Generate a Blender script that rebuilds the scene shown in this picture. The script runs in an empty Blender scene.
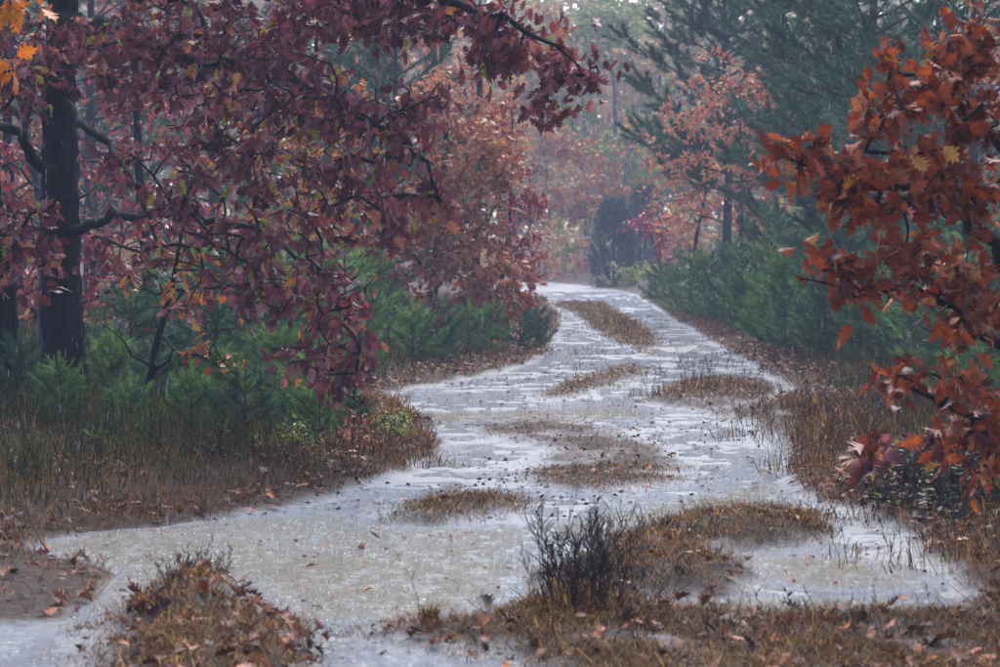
import bpy, math, random
import numpy as np
from mathutils import Matrix, Vector

# ------------------------------------------------------------------ camera, sky, sun, exposure
scene = bpy.context.scene
COL = scene.collection
F = 1000 * 100.0 / 36.0            # focal length in pixels of a 1000 px wide picture
EYE = 1.65
PITCH = math.atan((333.5 - 237.0) / F)
cam_d = bpy.data.cameras.new('camera')
cam_d.lens = 100; cam_d.sensor_width = 36; cam_d.clip_start = 0.1; cam_d.clip_end = 3000
cam_d.dof.use_dof = True; cam_d.dof.focus_distance = 21; cam_d.dof.aperture_fstop = 6.3
cam = bpy.data.objects.new('camera', cam_d); COL.objects.link(cam)
cam.location = (0, 0, EYE); cam.rotation_euler = (math.pi / 2 - PITCH, 0, 0)
scene.camera = cam

SUN_EL, SUN_AZ = 54, 10
world = bpy.data.worlds.new('World'); scene.world = world; world.use_nodes = True
wn = world.node_tree; wn.nodes.clear()
wo = wn.nodes.new('ShaderNodeOutputWorld'); wb = wn.nodes.new('ShaderNodeBackground')
ws = wn.nodes.new('ShaderNodeTexSky'); ws.sky_type = 'NISHITA'; ws.sun_disc = False
ws.sun_elevation = math.radians(SUN_EL); ws.sun_rotation = math.radians(SUN_AZ)
ws.air_density = 1.0; ws.dust_density = 2.0; ws.ozone_density = 1.5
wh = wn.nodes.new('ShaderNodeHueSaturation'); wh.inputs['Saturation'].default_value = 1.12
wb.inputs['Strength'].default_value = 0.12
wn.links.new(ws.outputs[0], wh.inputs['Color']); wn.links.new(wh.outputs[0], wb.inputs[0]); wn.links.new(wb.outputs[0], wo.inputs[0])
sun_d = bpy.data.lights.new('sun', 'SUN'); sun_d.energy = 1.2; sun_d.angle = math.radians(55); sun_d.color = (1.0, 0.985, 0.96)
sun = bpy.data.objects.new('sun', sun_d); COL.objects.link(sun)
_az, _el = math.radians(SUN_AZ), math.radians(SUN_EL)
_dir = Vector((math.sin(_az) * math.cos(_el), math.cos(_az) * math.cos(_el), math.sin(_el)))
sun.rotation_euler = _dir.to_track_quat('Z', 'Y').to_euler()
vs = scene.view_settings
vs.view_transform = 'Standard'; vs.look = 'None'; vs.gamma = 1; vs.use_curve_mapping = False
vs.exposure = 1.8
cy = scene.cycles
cy.max_bounces = 6; cy.diffuse_bounces = 3; cy.glossy_bounces = 3; cy.transmission_bounces = 3
cy.volume_bounces = 1; cy.transparent_max_bounces = 4; cy.use_denoising = True
cy.use_light_tree = False

# ------------------------------------------------------------------ helpers
rng = np.random.default_rng(7)
CAM = np.array([0, 0, EYE])
FWD = np.array([0, math.cos(PITCH), -math.sin(PITCH)])
UPV = np.array([0, math.sin(PITCH), math.cos(PITCH)])
RGT = np.array([1.0, 0, 0])

def P(px, py, d):
    """world point seen at (px, py) of the photograph, d metres out"""
    return CAM + d * (FWD + (px - 500) / F * RGT - (py - 333.5) / F * UPV)

def G(px, py):
    r = FWD + (px - 500) / F * RGT - (py - 333.5) / F * UPV
    t = EYE / -r[2]
    return (CAM + t * r)[:2]

def project(X):
    v = X - CAM
    d = v @ FWD
    return 500 + F * (v @ RGT) / d, 333.5 - F * (v @ UPV) / d, d

_tab = np.random.default_rng(3).random((256, 256))
def vnoise(x, y):
    xi = np.floor(x).astype(int); yi = np.floor(y).astype(int)
    fx = x - xi; fy = y - yi
    fx = fx * fx * (3 - 2 * fx); fy = fy * fy * (3 - 2 * fy)
    a = _tab[xi % 256, yi % 256]; b = _tab[(xi + 1) % 256, yi % 256]
    c = _tab[xi % 256, (yi + 1) % 256]; d = _tab[(xi + 1) % 256, (yi + 1) % 256]
    return (a * (1 - fx) + b * fx) * (1 - fy) + (c * (1 - fx) + d * fx) * fy
def fbm(x, y, o=4):
    s = np.zeros_like(np.asarray(x, float)); a = 0.5
    for i in range(o):
        s = s + a * vnoise(x * 2 ** i + 17.3 * i, y * 2 ** i + 5.1 * i); a *= 0.5
    return s / (1 - 0.5 ** o) - 0.5

def sdf(poly, x, y):
    """signed distance to a polygon, positive inside"""
    poly = np.asarray(poly, float)
    best = np.full(x.shape, 1e9); ins = np.zeros(x.shape, bool)
    for i in range(len(poly)):
        ax, ay = poly[i]; bx, by = poly[(i + 1) % len(poly)]
        ex, ey = bx - ax, by - ay
        t = np.clip(((x - ax) * ex + (y - ay) * ey) / (ex * ex + ey * ey + 1e-12), 0, 1)
        best = np.minimum(best, (x - ax - t * ex) ** 2 + (y - ay - t * ey) ** 2)
        c = (ay > y) != (by > y)
        if ey != 0:
            ins ^= c & (x < ex * (y - ay) / ey + ax)
    d = np.sqrt(best)
    return np.where(ins, d, -d)

def sstep(a, b, x):
    t = np.clip((x - a) / (b - a), 0, 1)
    return t * t * (3 - 2 * t)

def norm(v):
    return v / (np.linalg.norm(v, axis=-1, keepdims=True) + 1e-12)

def mesh_obj(name, V, T, mat, parent=None, attrs=None, smooth=False, kind=None, base=None):
    V = np.asarray(V, np.float32).reshape(-1, 3); T = np.asarray(T, np.int32)
    me = mesh_data(name, V if base is None else V - np.asarray(base, np.float32), T, mat, attrs, smooth)
    o = bpy.data.objects.new(name, me); COL.objects.link(o)
    if parent is not None: o.parent = parent
    if kind: o['kind'] = kind
    return o

def mesh_data(name, V, T, mat, attrs=None, smooth=False):
    me = bpy.data.meshes.new(name)
    n = T.shape[1]
    me.vertices.add(len(V)); me.loops.add(T.size); me.polygons.add(len(T))
    me.vertices.foreach_set('co', np.ascontiguousarray(V, np.float32).ravel())
    me.loops.foreach_set('vertex_index', T.ravel())
    me.polygons.foreach_set('loop_start', np.arange(0, T.size, n, dtype=np.int32))
    if smooth: me.polygons.foreach_set('use_smooth', np.ones(len(T), bool))
    me.update(calc_edges=True)
    for k, a in (attrs or {}).items():
        at = me.attributes.new(k, 'FLOAT', 'POINT')
        at.data.foreach_set('value', np.ascontiguousarray(a, np.float32))
    me.materials.append(mat)
    return me

def thing(name, loc, label, cat, group=None):
    o = bpy.data.objects.new(name, None); COL.objects.link(o)
    o.location = loc; o.empty_display_size = 0.2
    tag(o, label, cat, group)
    return o

def tag(o, label, cat, group=None):
    o['label'] = label; o['category'] = cat
    if group: o['group'] = group

def copy_tree(o, parent=None):
    c = o.copy(); COL.objects.link(c); c.parent = parent
    for ch in o.children: copy_tree(ch, c)
    return c

# ------------------------------------------------------------------ materials
def lin(r, g, b):
    f = lambda c: ((c / 255 + 0.055) / 1.055) ** 2.4 if c > 10 else c / 255 / 12.92
    return (f(r), f(g), f(b), 1)

def new_mat(name):
    m = bpy.data.materials.new(name); m.use_nodes = True
    nt = m.node_tree; nt.nodes.clear()
    out = nt.nodes.new('ShaderNodeOutputMaterial'); bs = nt.nodes.new('ShaderNodeBsdfPrincipled')
    nt.links.new(bs.outputs[0], out.inputs[0])
    return m, nt, bs, out

def ramp_node(nt, cols):
    r = nt.nodes.new('ShaderNodeValToRGB'); el = r.color_ramp.elements
    while len(el) < len(cols): el.new(0.5)
    for i, c in enumerate(cols):
        if len(c) == 2: pos, c = c
        else: pos = i / (len(cols) - 1)
        el[i].position = pos; el[i].color = c
    return r

def leaf_mat(name, cols, rough=0.36, trans=0.33, spec=0.22):
    m, nt, bs, out = new_mat(name)
    at = nt.nodes.new('ShaderNodeAttribute'); at.attribute_name = 'rnd'
    r = ramp_node(nt, cols)
    nt.links.new(at.outputs['Fac'], r.inputs[0])
    no = nt.nodes.new('ShaderNodeTexNoise'); no.inputs['Scale'].default_value = 22; no.inputs['Detail'].default_value = 3
    tc = nt.nodes.new('ShaderNodeTexCoord'); nt.links.new(tc.outputs['Object'], no.inputs['Vector'])
    hs = nt.nodes.new('ShaderNodeHueSaturation')
    mr = nt.nodes.new('ShaderNodeMapRange'); mr.inputs[1].default_value = 0.3; mr.inputs[2].default_value = 0.7; mr.inputs[3].default_value = 0.4; mr.inputs[4].default_value = 1.5
    nt.links.new(no.outputs[0], mr.inputs[0]); nt.links.new(mr.outputs[0], hs.inputs['Value'])
    nt.links.new(r.outputs[0], hs.inputs['Color']); nt.links.new(hs.outputs[0], bs.inputs['Base Color'])
    bs.inputs['Roughness'].default_value = rough; bs.inputs['Specular IOR Level'].default_value = spec
    if trans:
        tr = nt.nodes.new('ShaderNodeBsdfTranslucent'); nt.links.new(hs.outputs[0], tr.inputs[0])
        mx = nt.nodes.new('ShaderNodeMixShader'); mx.inputs[0].default_value = trans
        nt.links.new(bs.outputs[0], mx.inputs[1]); nt.links.new(tr.outputs[0], mx.inputs[2])
        nt.links.new(mx.outputs[0], out.inputs[0])
    return m

def bark_mat(name, dark, light, scale=14):
    m, nt, bs, out = new_mat(name)
    tc = nt.nodes.new('ShaderNodeTexCoord'); mp = nt.nodes.new('ShaderNodeMapping')
    mp.inputs['Scale'].default_value = (1, 1, 0.22)
    nt.links.new(tc.outputs['Object'], mp.inputs[0])
    no = nt.nodes.new('ShaderNodeTexNoise'); no.inputs['Scale'].default_value = scale; no.inputs['Detail'].default_value = 6
    no.inputs['Roughness'].default_value = 0.7
    nt.links.new(mp.outputs[0], no.inputs['Vector'])
    r = ramp_node(nt, [(0.35, dark), (0.7, light)]); nt.links.new(no.outputs[0], r.inputs[0])
    nt.links.new(r.outputs[0], bs.inputs['Base Color'])
    bp = nt.nodes.new('ShaderNodeBump'); bp.inputs['Strength'].default_value = 0.9; bp.inputs['Distance'].default_value = 0.03
    nt.links.new(no.outputs[0], bp.inputs['Height']); nt.links.new(bp.outputs[0], bs.inputs['Normal'])
    bs.inputs['Roughness'].default_value = 0.75; bs.inputs['Specular IOR Level'].default_value = 0.1
    return m

M = {}
M['bark'] = bark_mat('oak_bark', (0.003, 0.003, 0.0035, 1), (0.018, 0.016, 0.018, 1))
M['bark_grey'] = bark_mat('grey_bark', (0.03, 0.027, 0.03, 1), (0.12, 0.11, 0.12, 1))
M['bark_pine'] = bark_mat('pine_bark', (0.03, 0.02, 0.018, 1), (0.10, 0.075, 0.07, 1))
M['maroon'] = leaf_mat('maroon_oak_leaf', [(0.0, (0.034, 0.008, 0.011, 1)), (0.3, (0.11, 0.022, 0.028, 1)), (0.58, (0.22, 0.050, 0.054, 1)), (0.80, (0.38, 0.13, 0.12, 1)), (0.87, (0.50, 0.18, 0.03, 1)), (0.93, (0.22, 0.26, 0.03, 1)), (1.0, (0.6, 0.3, 0.02, 1))], rough=0.4)
M['rust'] = leaf_mat('rust_oak_leaf', [(0.0, (0.05, 0.010, 0.006, 1)), (0.3, (0.15, 0.026, 0.010, 1)), (0.6, (0.31, 0.055, 0.014, 1)), (0.8, (0.46, 0.10, 0.02, 1)), (0.9, (0.58, 0.22, 0.09, 1)), (0.97, (0.55, 0.24, 0.02, 1)), (1.0, (0.22, 0.24, 0.02, 1))], rough=0.4)
M['gold'] = leaf_mat('gold_oak_leaf', [(0, (0.50, 0.10, 0.012, 1)), (0.5, (0.58, 0.16, 0.015, 1)), (0.8, (0.52, 0.26, 0.025, 1)), (1, (0.25, 0.27, 0.03, 1))], trans=0.4)
M['russet'] = leaf_mat('russet_oak_leaf', [(0.0, (0.13, 0.03, 0.02, 1)), (0.3, (0.32, 0.09, 0.045, 1)), (0.7, (0.54, 0.20, 0.10, 1)), (0.9, (0.62, 0.30, 0.13, 1)), (1, (0.3, 0.3, 0.05, 1))])
M['crimson'] = leaf_mat('crimson_oak_leaf', [(0.0, (0.14, 0.014, 0.022, 1)), (0.5, (0.32, 0.04, 0.05, 1)), (0.9, (0.46, 0.10, 0.085, 1)), (1, (0.5, 0.22, 0.05, 1))])
M['pink'] = leaf_mat('pink_oak_leaf', [(0.0, (0.30, 0.07, 0.05, 1)), (0.5, (0.58, 0.19, 0.11, 1)), (0.85, (0.68, 0.33, 0.12, 1)), (1, (0.46, 0.42, 0.08, 1))])
M['orange'] = leaf_mat('orange_leaf', [(0.0, (0.2, 0.04, 0.015, 1)), (0.4, (0.42, 0.11, 0.025, 1)), (0.75, (0.54, 0.24, 0.035, 1)), (0.9, (0.40, 0.34, 0.05, 1)), (1, (0.14, 0.2, 0.03, 1))])
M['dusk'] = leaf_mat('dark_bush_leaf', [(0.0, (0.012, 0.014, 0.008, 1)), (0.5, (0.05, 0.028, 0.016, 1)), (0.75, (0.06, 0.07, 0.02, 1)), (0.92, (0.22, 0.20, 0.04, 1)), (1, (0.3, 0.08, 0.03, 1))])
M['tan'] = leaf_mat('tan_leaf', [(0.0, (0.34, 0.17, 0.08, 1)), (0.5, (0.58, 0.34, 0.14, 1)), (1, (0.66, 0.50, 0.22, 1))])  # lightened for the far trees: mist put into the leaf colour
M['olive'] = leaf_mat('olive_leaf', [(0.0, (0.09, 0.13, 0.03, 1)), (0.5, (0.24, 0.28, 0.06, 1)), (0.85, (0.45, 0.38, 0.07, 1)), (1, (0.5, 0.22, 0.06, 1))])  # olive paled so distant crowns look misty; near shrubs share it
M['needle'] = leaf_mat('pine_needle', [(0.0, (0.016, 0.045, 0.024, 1)), (0.5, (0.045, 0.11, 0.052, 1)), (0.9, (0.09, 0.19, 0.075, 1)), (1, (0.15, 0.2, 0.06, 1))], rough=0.45, trans=0.2)
M['needle_bright'] = leaf_mat('young_pine_needle', [(0.0, (0.035, 0.085, 0.02, 1)), (0.5, (0.12, 0.235, 0.06, 1)), (0.9, (0.25, 0.38, 0.10, 1)), (1, (0.38, 0.36, 0.09, 1))], rough=0.45, trans=0.25)
M['needle_blue'] = leaf_mat('cedar_needle', [(0, (0.02, 0.05, 0.045, 1)), (1, (0.07, 0.13, 0.11, 1))], rough=0.5, trans=0.2)  # cedar green lightened and blued, haze painted into the needles
M['dry_grass'] = leaf_mat('dry_grass_blade', [(0.0, (0.010, 0.004, 0.002, 1)), (0.3, (0.050, 0.018, 0.006, 1)), (0.6, (0.18, 0.068, 0.017, 1)), (0.88, (0.43, 0.205, 0.058, 1)), (0.95, (0.55, 0.36, 0.13, 1)), (1, (0.07, 0.09, 0.012, 1))], rough=0.7, spec=0.05, trans=0.2)
M['green_grass'] = leaf_mat('green_undergrowth_blade', [(0.0, (0.010, 0.018, 0.006, 1)), (0.5, (0.036, 0.052, 0.014, 1)), (0.8, (0.12, 0.095, 0.025, 1)), (1, (0.30, 0.14, 0.04, 1))], rough=0.7, spec=0.05, trans=0.2)
M['dark_stalk'] = leaf_mat('dark_dead_stalk', [(0, (0.02, 0.016, 0.018, 1)), (1, (0.05, 0.034, 0.028, 1))], trans=0, spec=0.04, rough=0.7)
M['litter'] = leaf_mat('fallen_oak_leaf', [(0.0, (0.020, 0.006, 0.004, 1)), (0.35, (0.07, 0.018, 0.009, 1)), (0.65, (0.17, 0.048, 0.020, 1)), (0.88, (0.34, 0.14, 0.085, 1)), (1, (0.42, 0.11, 0.02, 1))], rough=0.45, spec=0.14, trans=0.12)

# ------------------------------------------------------------------ the ground plan
W = lambda pts: np.array([G(*p) for p in pts])
TRACK = W([(470, 279), (470, 284), (520, 291), (546, 300), (556, 312), (560, 325), (552, 340), (545, 352), (528, 362), (470, 376), (388, 390), (380, 399), (405, 412),
           (430, 428), (430, 452), (412, 470), (350, 484), (335, 497), (190, 519), (70, 529), (25, 543), (70, 556), (112, 572), (100, 600), (60, 617),
           (0, 624), (-120, 632), (-160, 760), (1160, 760), (1050, 640), (985, 600), (955, 570), (925, 540), (870, 514), (800, 492), (790, 480), (803, 462),
           (795, 440), (800, 420), (775, 400), (800, 388), (762, 370), (735, 352), (700, 332), (672, 317), (652, 303), (636, 294), (600, 287), (545, 282)])
ISLE = {
    'near_right_mound': (W([(520, 612), (540, 580), (600, 552), (655, 528), (720, 517), (800, 516), (826, 530), (800, 546), (735, 548), (722, 560), (765, 576), (740, 590), (620, 594), (580, 602)]), 0.11),
    'near_strip': (W([(385, 632), (430, 622), (500, 614), (560, 596), (640, 606), (700, 615), (850, 617), (960, 612), (1160, 604), (1160, 760), (520, 760), (500, 660)]), 0.06),
    'near_left_mound': (W([(40, 740), (85, 652), (130, 608), (180, 588), (232, 594), (288, 628), (310, 660), (310, 740)]), 0.17),
    'leaf_islet': (W([(378, 522), (400, 507), (450, 497), (518, 493), (500, 506), (440, 520)]), 0.05),
    'centre_patch': (W([(478, 426), (560, 418), (640, 438), (692, 462), (672, 480), (600, 490), (530, 482), (545, 452), (490, 436)]), 0.004),
    'grass_bar': (W([(530, 394), (580, 377), (628, 366), (652, 369), (605, 388), (560, 399)]), 0.02),
    'far_crown': (W([(552, 303), (600, 301), (640, 322), (662, 345), (640, 352), (605, 336), (580, 318)]), 0.008),
    'right_tuft': (W([(645, 402), (665, 386), (700, 379), (780, 384), (770, 405), (700, 411)]), 0.06),
    'right_shelf': (W([(700, 412), (770, 402), (830, 400), (830, 470), (800, 470), (790, 448), (775, 430)]), 0.04),
    'pool_tuft': (W([(760, 520), (812, 512), (832, 526), (800, 541), (755, 539)]), 0.05),
}
PUDDLE = W([(20, 542), (70, 528), (190, 517), (345, 508), (380, 522), (520, 525), (530, 560), (505, 600), (440, 614), (330, 612), (300, 620), (232, 580), (180, 572), (125, 600), (105, 622), (60, 622), (112, 585), (112, 570)])
MUD = W([(-200, 552), (50, 554), (118, 572), (112, 600), (66, 622), (-200, 632)])
POOLS = [PUDDLE, W([(540, 525), (640, 505), (760, 480), (790, 490), (700, 510), (640, 524), (590, 545)]),
         W([(400, 411), (640, 405), (660, 412), (640, 418), (420, 420)]),
         W([(630, 596), (760, 592), (950, 598), (940, 609), (700, 612)]), W([(720, 560), (800, 550), (900, 560), (940, 585), (800, 585)]),
         W([(590, 680), (620, 655), (720, 652), (740, 690)])]
WATER_Z = -0.02

def plan(x, y):
    """track mask, island mask, terrain height"""
    w1 = fbm(x * 1.3, y * 0.9, 4) * 0.9; w2 = fbm(x * 5 + 9, y * 3.2, 3) * 0.30
    ragged = w1 * 0.35 + w2
    tr = sdf(TRACK, x, y) + ragged * 0.75
    sand = sstep(-0.14, 0.16, tr)
    bump = fbm(x * 2.4, y * 2.0, 4)
    micro = fbm(x * 9, y * 7, 3)
    verge = 0.02 + 0.10 * sstep(0, -1.2, tr) + 0.22 * sstep(-0.6, -6, tr) + bump * 0.09 + micro * 0.03
    bed = -0.024 + bump * 0.040 + micro * 0.022
    for q in POOLS:
        bed = bed - 0.05 * sstep(-0.15, 0.25, sdf(q, x, y) + ragged * 0.5)
    isle = np.zeros_like(x); rise = np.zeros_like(x)
    for k, (q, h) in ISLE.items():
        s = sdf(q, x, y) + ragged * 1.15 - .03
        m = sstep(-0.22, 0.28, s)
        isle = np.maximum(isle, m)
        rise = np.maximum(rise, sstep(-0.08, 0.45, s) * h * (1 + bump * 0.8) + m * (0.012 + micro * 0.045))
    verge = verge * (1 - .85 * sstep(-.2, .2, sdf(MUD, x, y) + ragged * .4))
    z = verge * (1 - sand) + np.maximum(bed, -0.10) * sand
    z = np.where(isle > 0, z * (1 - isle) + isle * 0.0 + rise, z)
    return sand, isle, z

def hz(x, y):
    return float(plan(np.array([float(x)]), np.array([float(y)]))[2][0])
def ground_pt(px, py, sink=0.03):
    x, y = G(px, py); return np.array([x, y, hz(x, y) - sink])

# ------------------------------------------------------------------ ground, water
def lines(segs):
    out = [segs[0][0]]
    for a, b, s0, s1 in segs:
        p = a
        while p < b:
            t = (p - a) / (b - a); p += s0 * (1 - t) + s1 * t; out.append(min(p, b))
    return np.array(out)
gx = lines([(-260, -30, 40, 6), (-30, -9, 4, 0.3), (-9, -3, 0.14, 0.06), (-3, 4, 0.06, 0.06), (4, 9, 0.07, 0.3), (9, 30, 0.5, 4), (30, 260, 6, 40)])
gy = lines([(-60, 8, 12, 0.4), (8, 12, 0.08, 0.06), (12, 24, 0.06, 0.11), (24, 50, 0.11, 0.3), (50, 100, 0.3, 1.2), (100, 420, 2, 40)])
GX, GY = np.meshgrid(gx, gy)
s_, i_, z_ = plan(GX.ravel(), GY.ravel())
nx, ny = len(gx), len(gy)
idx = np.arange(nx * ny).reshape(ny, nx)
Q = np.stack([idx[:-1, :-1], idx[:-1, 1:], idx[1:, 1:], idx[1:, :-1]], -1).reshape(-1, 4)

def ground_mat():
    m, nt, bs, out = new_mat('wet_ground')
    N = nt.nodes; L = nt.links
    geo = N.new('ShaderNodeNewGeometry')
    def noise(scale, det=6, rough=0.6):
        n = N.new('ShaderNodeTexNoise'); n.inputs['Scale'].default_value = scale; n.inputs['Detail'].default_value = det
        n.inputs['Roughness'].default_value = rough; L.new(geo.outputs['Position'], n.inputs['Vector']); return n
    sa = N.new('ShaderNodeAttribute'); sa.attribute_name = 'sand'
    n1 = noise(3.5); n2 = noise(16); n3 = noise(70, 3)
    sandr = ramp_node(nt, [(0.3, (0.08, 0.076, 0.073, 1)), (0.5, (0.145, 0.142, 0.142, 1)), (0.72, (0.205, 0.204, 0.208, 1))]); L.new(n2.outputs[0], sandr.inputs[0])
    duffr = ramp_node(nt, [(0.3, (0.008, 0.005, 0.004, 1)), (0.5, (0.03, 0.016, 0.010, 1)), (0.68, (0.09, 0.045, 0.025, 1))]); L.new(n2.outputs[0], duffr.inputs[0])
    mx = N.new('ShaderNodeMix'); mx.data_type = 'RGBA'
    e1 = N.new('ShaderNodeMath'); e1.operation = 'MULTIPLY_ADD'; e1.inputs[1].default_value = 1.7; e1.inputs[2].default_value = -0.95; L.new(sa.outputs['Fac'], e1.inputs[0])
    n4 = noise(24, 4, .65)
    e2 = N.new('ShaderNodeMath'); e2.operation = 'MULTIPLY_ADD'; e2.inputs[1].default_value = 1.1; e2.use_clamp = True; L.new(n4.outputs[0], e2.inputs[0]); L.new(e1.outputs[0], e2.inputs[2])
    L.new(e2.outputs[0], mx.inputs[0]); L.new(duffr.outputs[0], mx.inputs[6]); L.new(sandr.outputs[0], mx.inputs[7])
    # scattered dark debris on the sand
    sp = ramp_node(nt, [(0.60, (0, 0, 0, 1)), (0.68, (1, 1, 1, 1))]); L.new(n3.outputs[0], sp.inputs[0])
    sp2 = ramp_node(nt, [(0.42, (0, 0, 0, 1)), (0.62, (1, 1, 1, 1))]); L.new(n1.outputs[0], sp2.inputs[0])
    mu = N.new('ShaderNodeMath'); mu.operation = 'MULTIPLY'; L.new(sp.outputs[0], mu.inputs[0]); L.new(sp2.outputs[0], mu.inputs[1])
    mx2 = N.new('ShaderNodeMix'); mx2.data_type = 'RGBA'; mx2.inputs[7].default_value = (0.09, 0.06, 0.045, 1)
    L.new(mu.outputs[0], mx2.inputs[0]); L.new(mx.outputs[2], mx2.inputs[6]); L.new(mx2.outputs[2], bs.inputs['Base Color'])
    rr = N.new('ShaderNodeMapRange'); rr.inputs[3].default_value = 0.7; rr.inputs[4].default_value = 0.42
    L.new(sa.outputs['Fac'], rr.inputs[0]); L.new(rr.outputs[0], bs.inputs['Roughness'])
    sl = N.new('ShaderNodeMath'); sl.operation = 'MULTIPLY_ADD'; sl.inputs[1].default_value = 0.14; sl.inputs[2].default_value = 0.08; L.new(sa.outputs['Fac'], sl.inputs[0]); L.new(sl.outputs[0], bs.inputs['Specular IOR Level'])
    bp = N.new('ShaderNodeBump'); bp.inputs['Strength'].default_value = 0.6; bp.inputs['Distance'].default_value = 0.02
    ad = N.new('ShaderNodeMath'); ad.operation = 'ADD'; L.new(n2.outputs[0], ad.inputs[0]); L.new(n3.outputs[0], ad.inputs[1])
    L.new(ad.outputs[0], bp.inputs['Height']); L.new(bp.outputs[0], bs.inputs['Normal'])
    return m
ground = mesh_obj('ground', np.stack([GX.ravel(), GY.ravel(), z_], -1), Q, ground_mat(), attrs={'sand': s_ * (1 - i_ * np.clip(.92 + fbm(GX.ravel() * 5, GY.ravel() * 3.5, 3) * 1.6, 0, 1))}, smooth=True, kind='structure')
ground['label'] = 'wet sandy two-rut forest track with leafy brown verges'

def water_mat():
    m, nt, bs, out = new_mat('rain_water')
    N = nt.nodes; L = nt.links
    geo = N.new('ShaderNodeNewGeometry')
    n1 = N.new('ShaderNodeTexNoise'); n1.inputs['Scale'].default_value = 26; n1.inputs['Detail'].default_value = 3
    n2 = N.new('ShaderNodeTexVoronoi'); n2.inputs['Scale'].default_value = 34
    L.new(geo.outputs['Position'], n1.inputs['Vector']); L.new(geo.outputs['Position'], n2.inputs['Vector'])
    # ring ripples round each drop
    w = N.new('ShaderNodeMath'); w.operation = 'MULTIPLY'; w.inputs[1].default_value = 30; L.new(n2.outputs['Distance'], w.inputs[0])
    sn = N.new('ShaderNodeMath'); sn.operation = 'SINE'; L.new(w.outputs[0], sn.inputs[0])
    sc = N.new('ShaderNodeMath'); sc.operation = 'MULTIPLY_ADD'; sc.inputs[1].default_value = 0.22; L.new(sn.outputs[0], sc.inputs[0]); L.new(n1.outputs[0], sc.inputs[2])
    bp = N.new('ShaderNodeBump'); bp.inputs['Strength'].default_value = 0.8; bp.inputs['Distance'].default_value = 0.02
    L.new(sc.outputs[0], bp.inputs['Height']); L.new(bp.outputs[0], bs.inputs['Normal'])
    n3 = N.new('ShaderNodeAttribute'); n3.attribute_name = 'depth'
    r = ramp_node(nt, [(0.0, (0.24, 0.235, 0.235, 1)), (0.15, (0.33, 0.335, 0.35, 1)), (0.4, (0.34, 0.325, 0.30, 1)), (0.9, (0.30, 0.248, 0.165, 1))]); L.new(n3.outputs['Fac'], r.inputs[0])  # pale bluish shallow stop paints sky sheen into the colour; deep tan is silt
    L.new(r.outputs[0], bs.inputs['Base Color'])
    bs.inputs['Roughness'].default_value = 0.10; bs.inputs['IOR'].default_value = 1.33
    return m
wx, wy = np.meshgrid(np.arange(-9, 8, 0.12), lines([(7, 24, 0.1, 0.14), (24, 85, 0.16, 1.0)]))
wdep = np.clip((WATER_Z - plan(wx.ravel(), wy.ravel())[2]) / 0.06, 0, 1)
wi = np.arange(wx.size).reshape(wx.shape)
water = mesh_obj('water', np.stack([wx.ravel(), wy.ravel(), np.full(wx.size, WATER_Z)], -1),
                 np.stack([wi[:-1, :-1], wi[:-1, 1:], wi[1:, 1:], wi[1:, :-1]], -1).reshape(-1, 4), water_mat(), attrs={'depth': wdep}, kind='structure')
water['label'] = 'shallow tan rain water standing in the ruts'

# ------------------------------------------------------------------ leaf shapes
def oak_leaf(curl, fold, twist, r):
    half = [(0.0, 0.008), (0.17, 0.012), (0.22, 0.06), (0.32, 0.21), (0.34, 0.11), (0.49, 0.34), (0.50, 0.145), (0.67, 0.36), (0.67, 0.145), (0.84, 0.23), (0.84, 0.10), (1.0, 0.0)]
    rib = [0.0, 0.16, 0.20, 0.25, 0.31, 0.38, 0.45, 0.53, 0.61, 0.69, 0.78, 1.0]
    half = [(t + r.uniform(-.015, .015) * (0 < t < 1), w * r.uniform(0.8, 1.08)) for t, w in half]
    V = [(t, 0) for t in rib]
    n = len(rib)
    V += [(t, w) for t, w in half] + [(t, -w) for t, w in half]
    T = []
    for i in range(n - 1):
        T += [(i, i + 1, n + i + 1), (i, n + i + 1, n + i), (i, 2 * n + i + 1, i + 1), (i, 2 * n + i, 2 * n + i + 1)]
    V = np.array(V)
    x, y = V[:, 0], V[:, 1]
    z = fold * np.abs(y) - curl * x * x + twist * x * y + 0.12 * np.sin(x * 9 + y * 7) * np.abs(y)
    T = np.array(T)
    keep = [len(set(map(tuple, np.round(V[t], 5)))) == 3 for t in T]
    return np.stack([x * (1 - 0.15 * abs(curl)), y, z], -1), T[np.array(keep)]
def mid_leaf(curl, fold, r):
    V = np.array([(0, 0), (0.3, 0.24), (0.42, 0.11), (0.62, 0.36), (0.68, 0.13), (1, 0), (0.68, -0.13), (0.62, -0.36), (0.42, -0.11), (0.3, -0.24)], float)
    T = np.array([(0, 1, 2), (2, 3, 4), (2, 4, 6), (2, 6, 8), (0, 2, 8), (4, 5, 6), (6, 7, 8), (0, 8, 9)])
    V[:, 1] *= r.uniform(0.75, 1.0)
    return np.stack([V[:, 0], V[:, 1], fold * np.abs(V[:, 1]) - curl * V[:, 0] ** 2], -1), T
def far_leaf(curl, fold):
    V = np.array([(0, 0, 0), (0.5, 0.33, 0.33 * fold), (1, 0, -curl), (0.5, -0.33, 0.33 * fold)], float)
    return V, np.array([(0, 1, 2), (0, 2, 3)])
_r = random.Random(5)
NEAR = [oak_leaf(c, f, t, _r) for c, f, t in ((0.1, 0.15, 0.1), (0.45, 0.5, -0.3), (0.25, -0.35, 0.3), (0.6, 0.8, 0.2), (-0.2, 0.3, -0.5), (0.35, -0.1, 0.6), (0.7, -0.6, 0.1), (0.15, 0.6, 0.2), (0.95, 0.4, -0.2), (0.8, -0.9, 0.4), (-0.5, 0.9, 0.1), (0.5, 1.1, -0.6))]
MID = [mid_leaf(c, f, _r) for c, f in ((0.1, 0.2), (0.4, 0.5), (0.3, -0.4), (-0.2, 0.7), (0.55, -0.2))]
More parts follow.
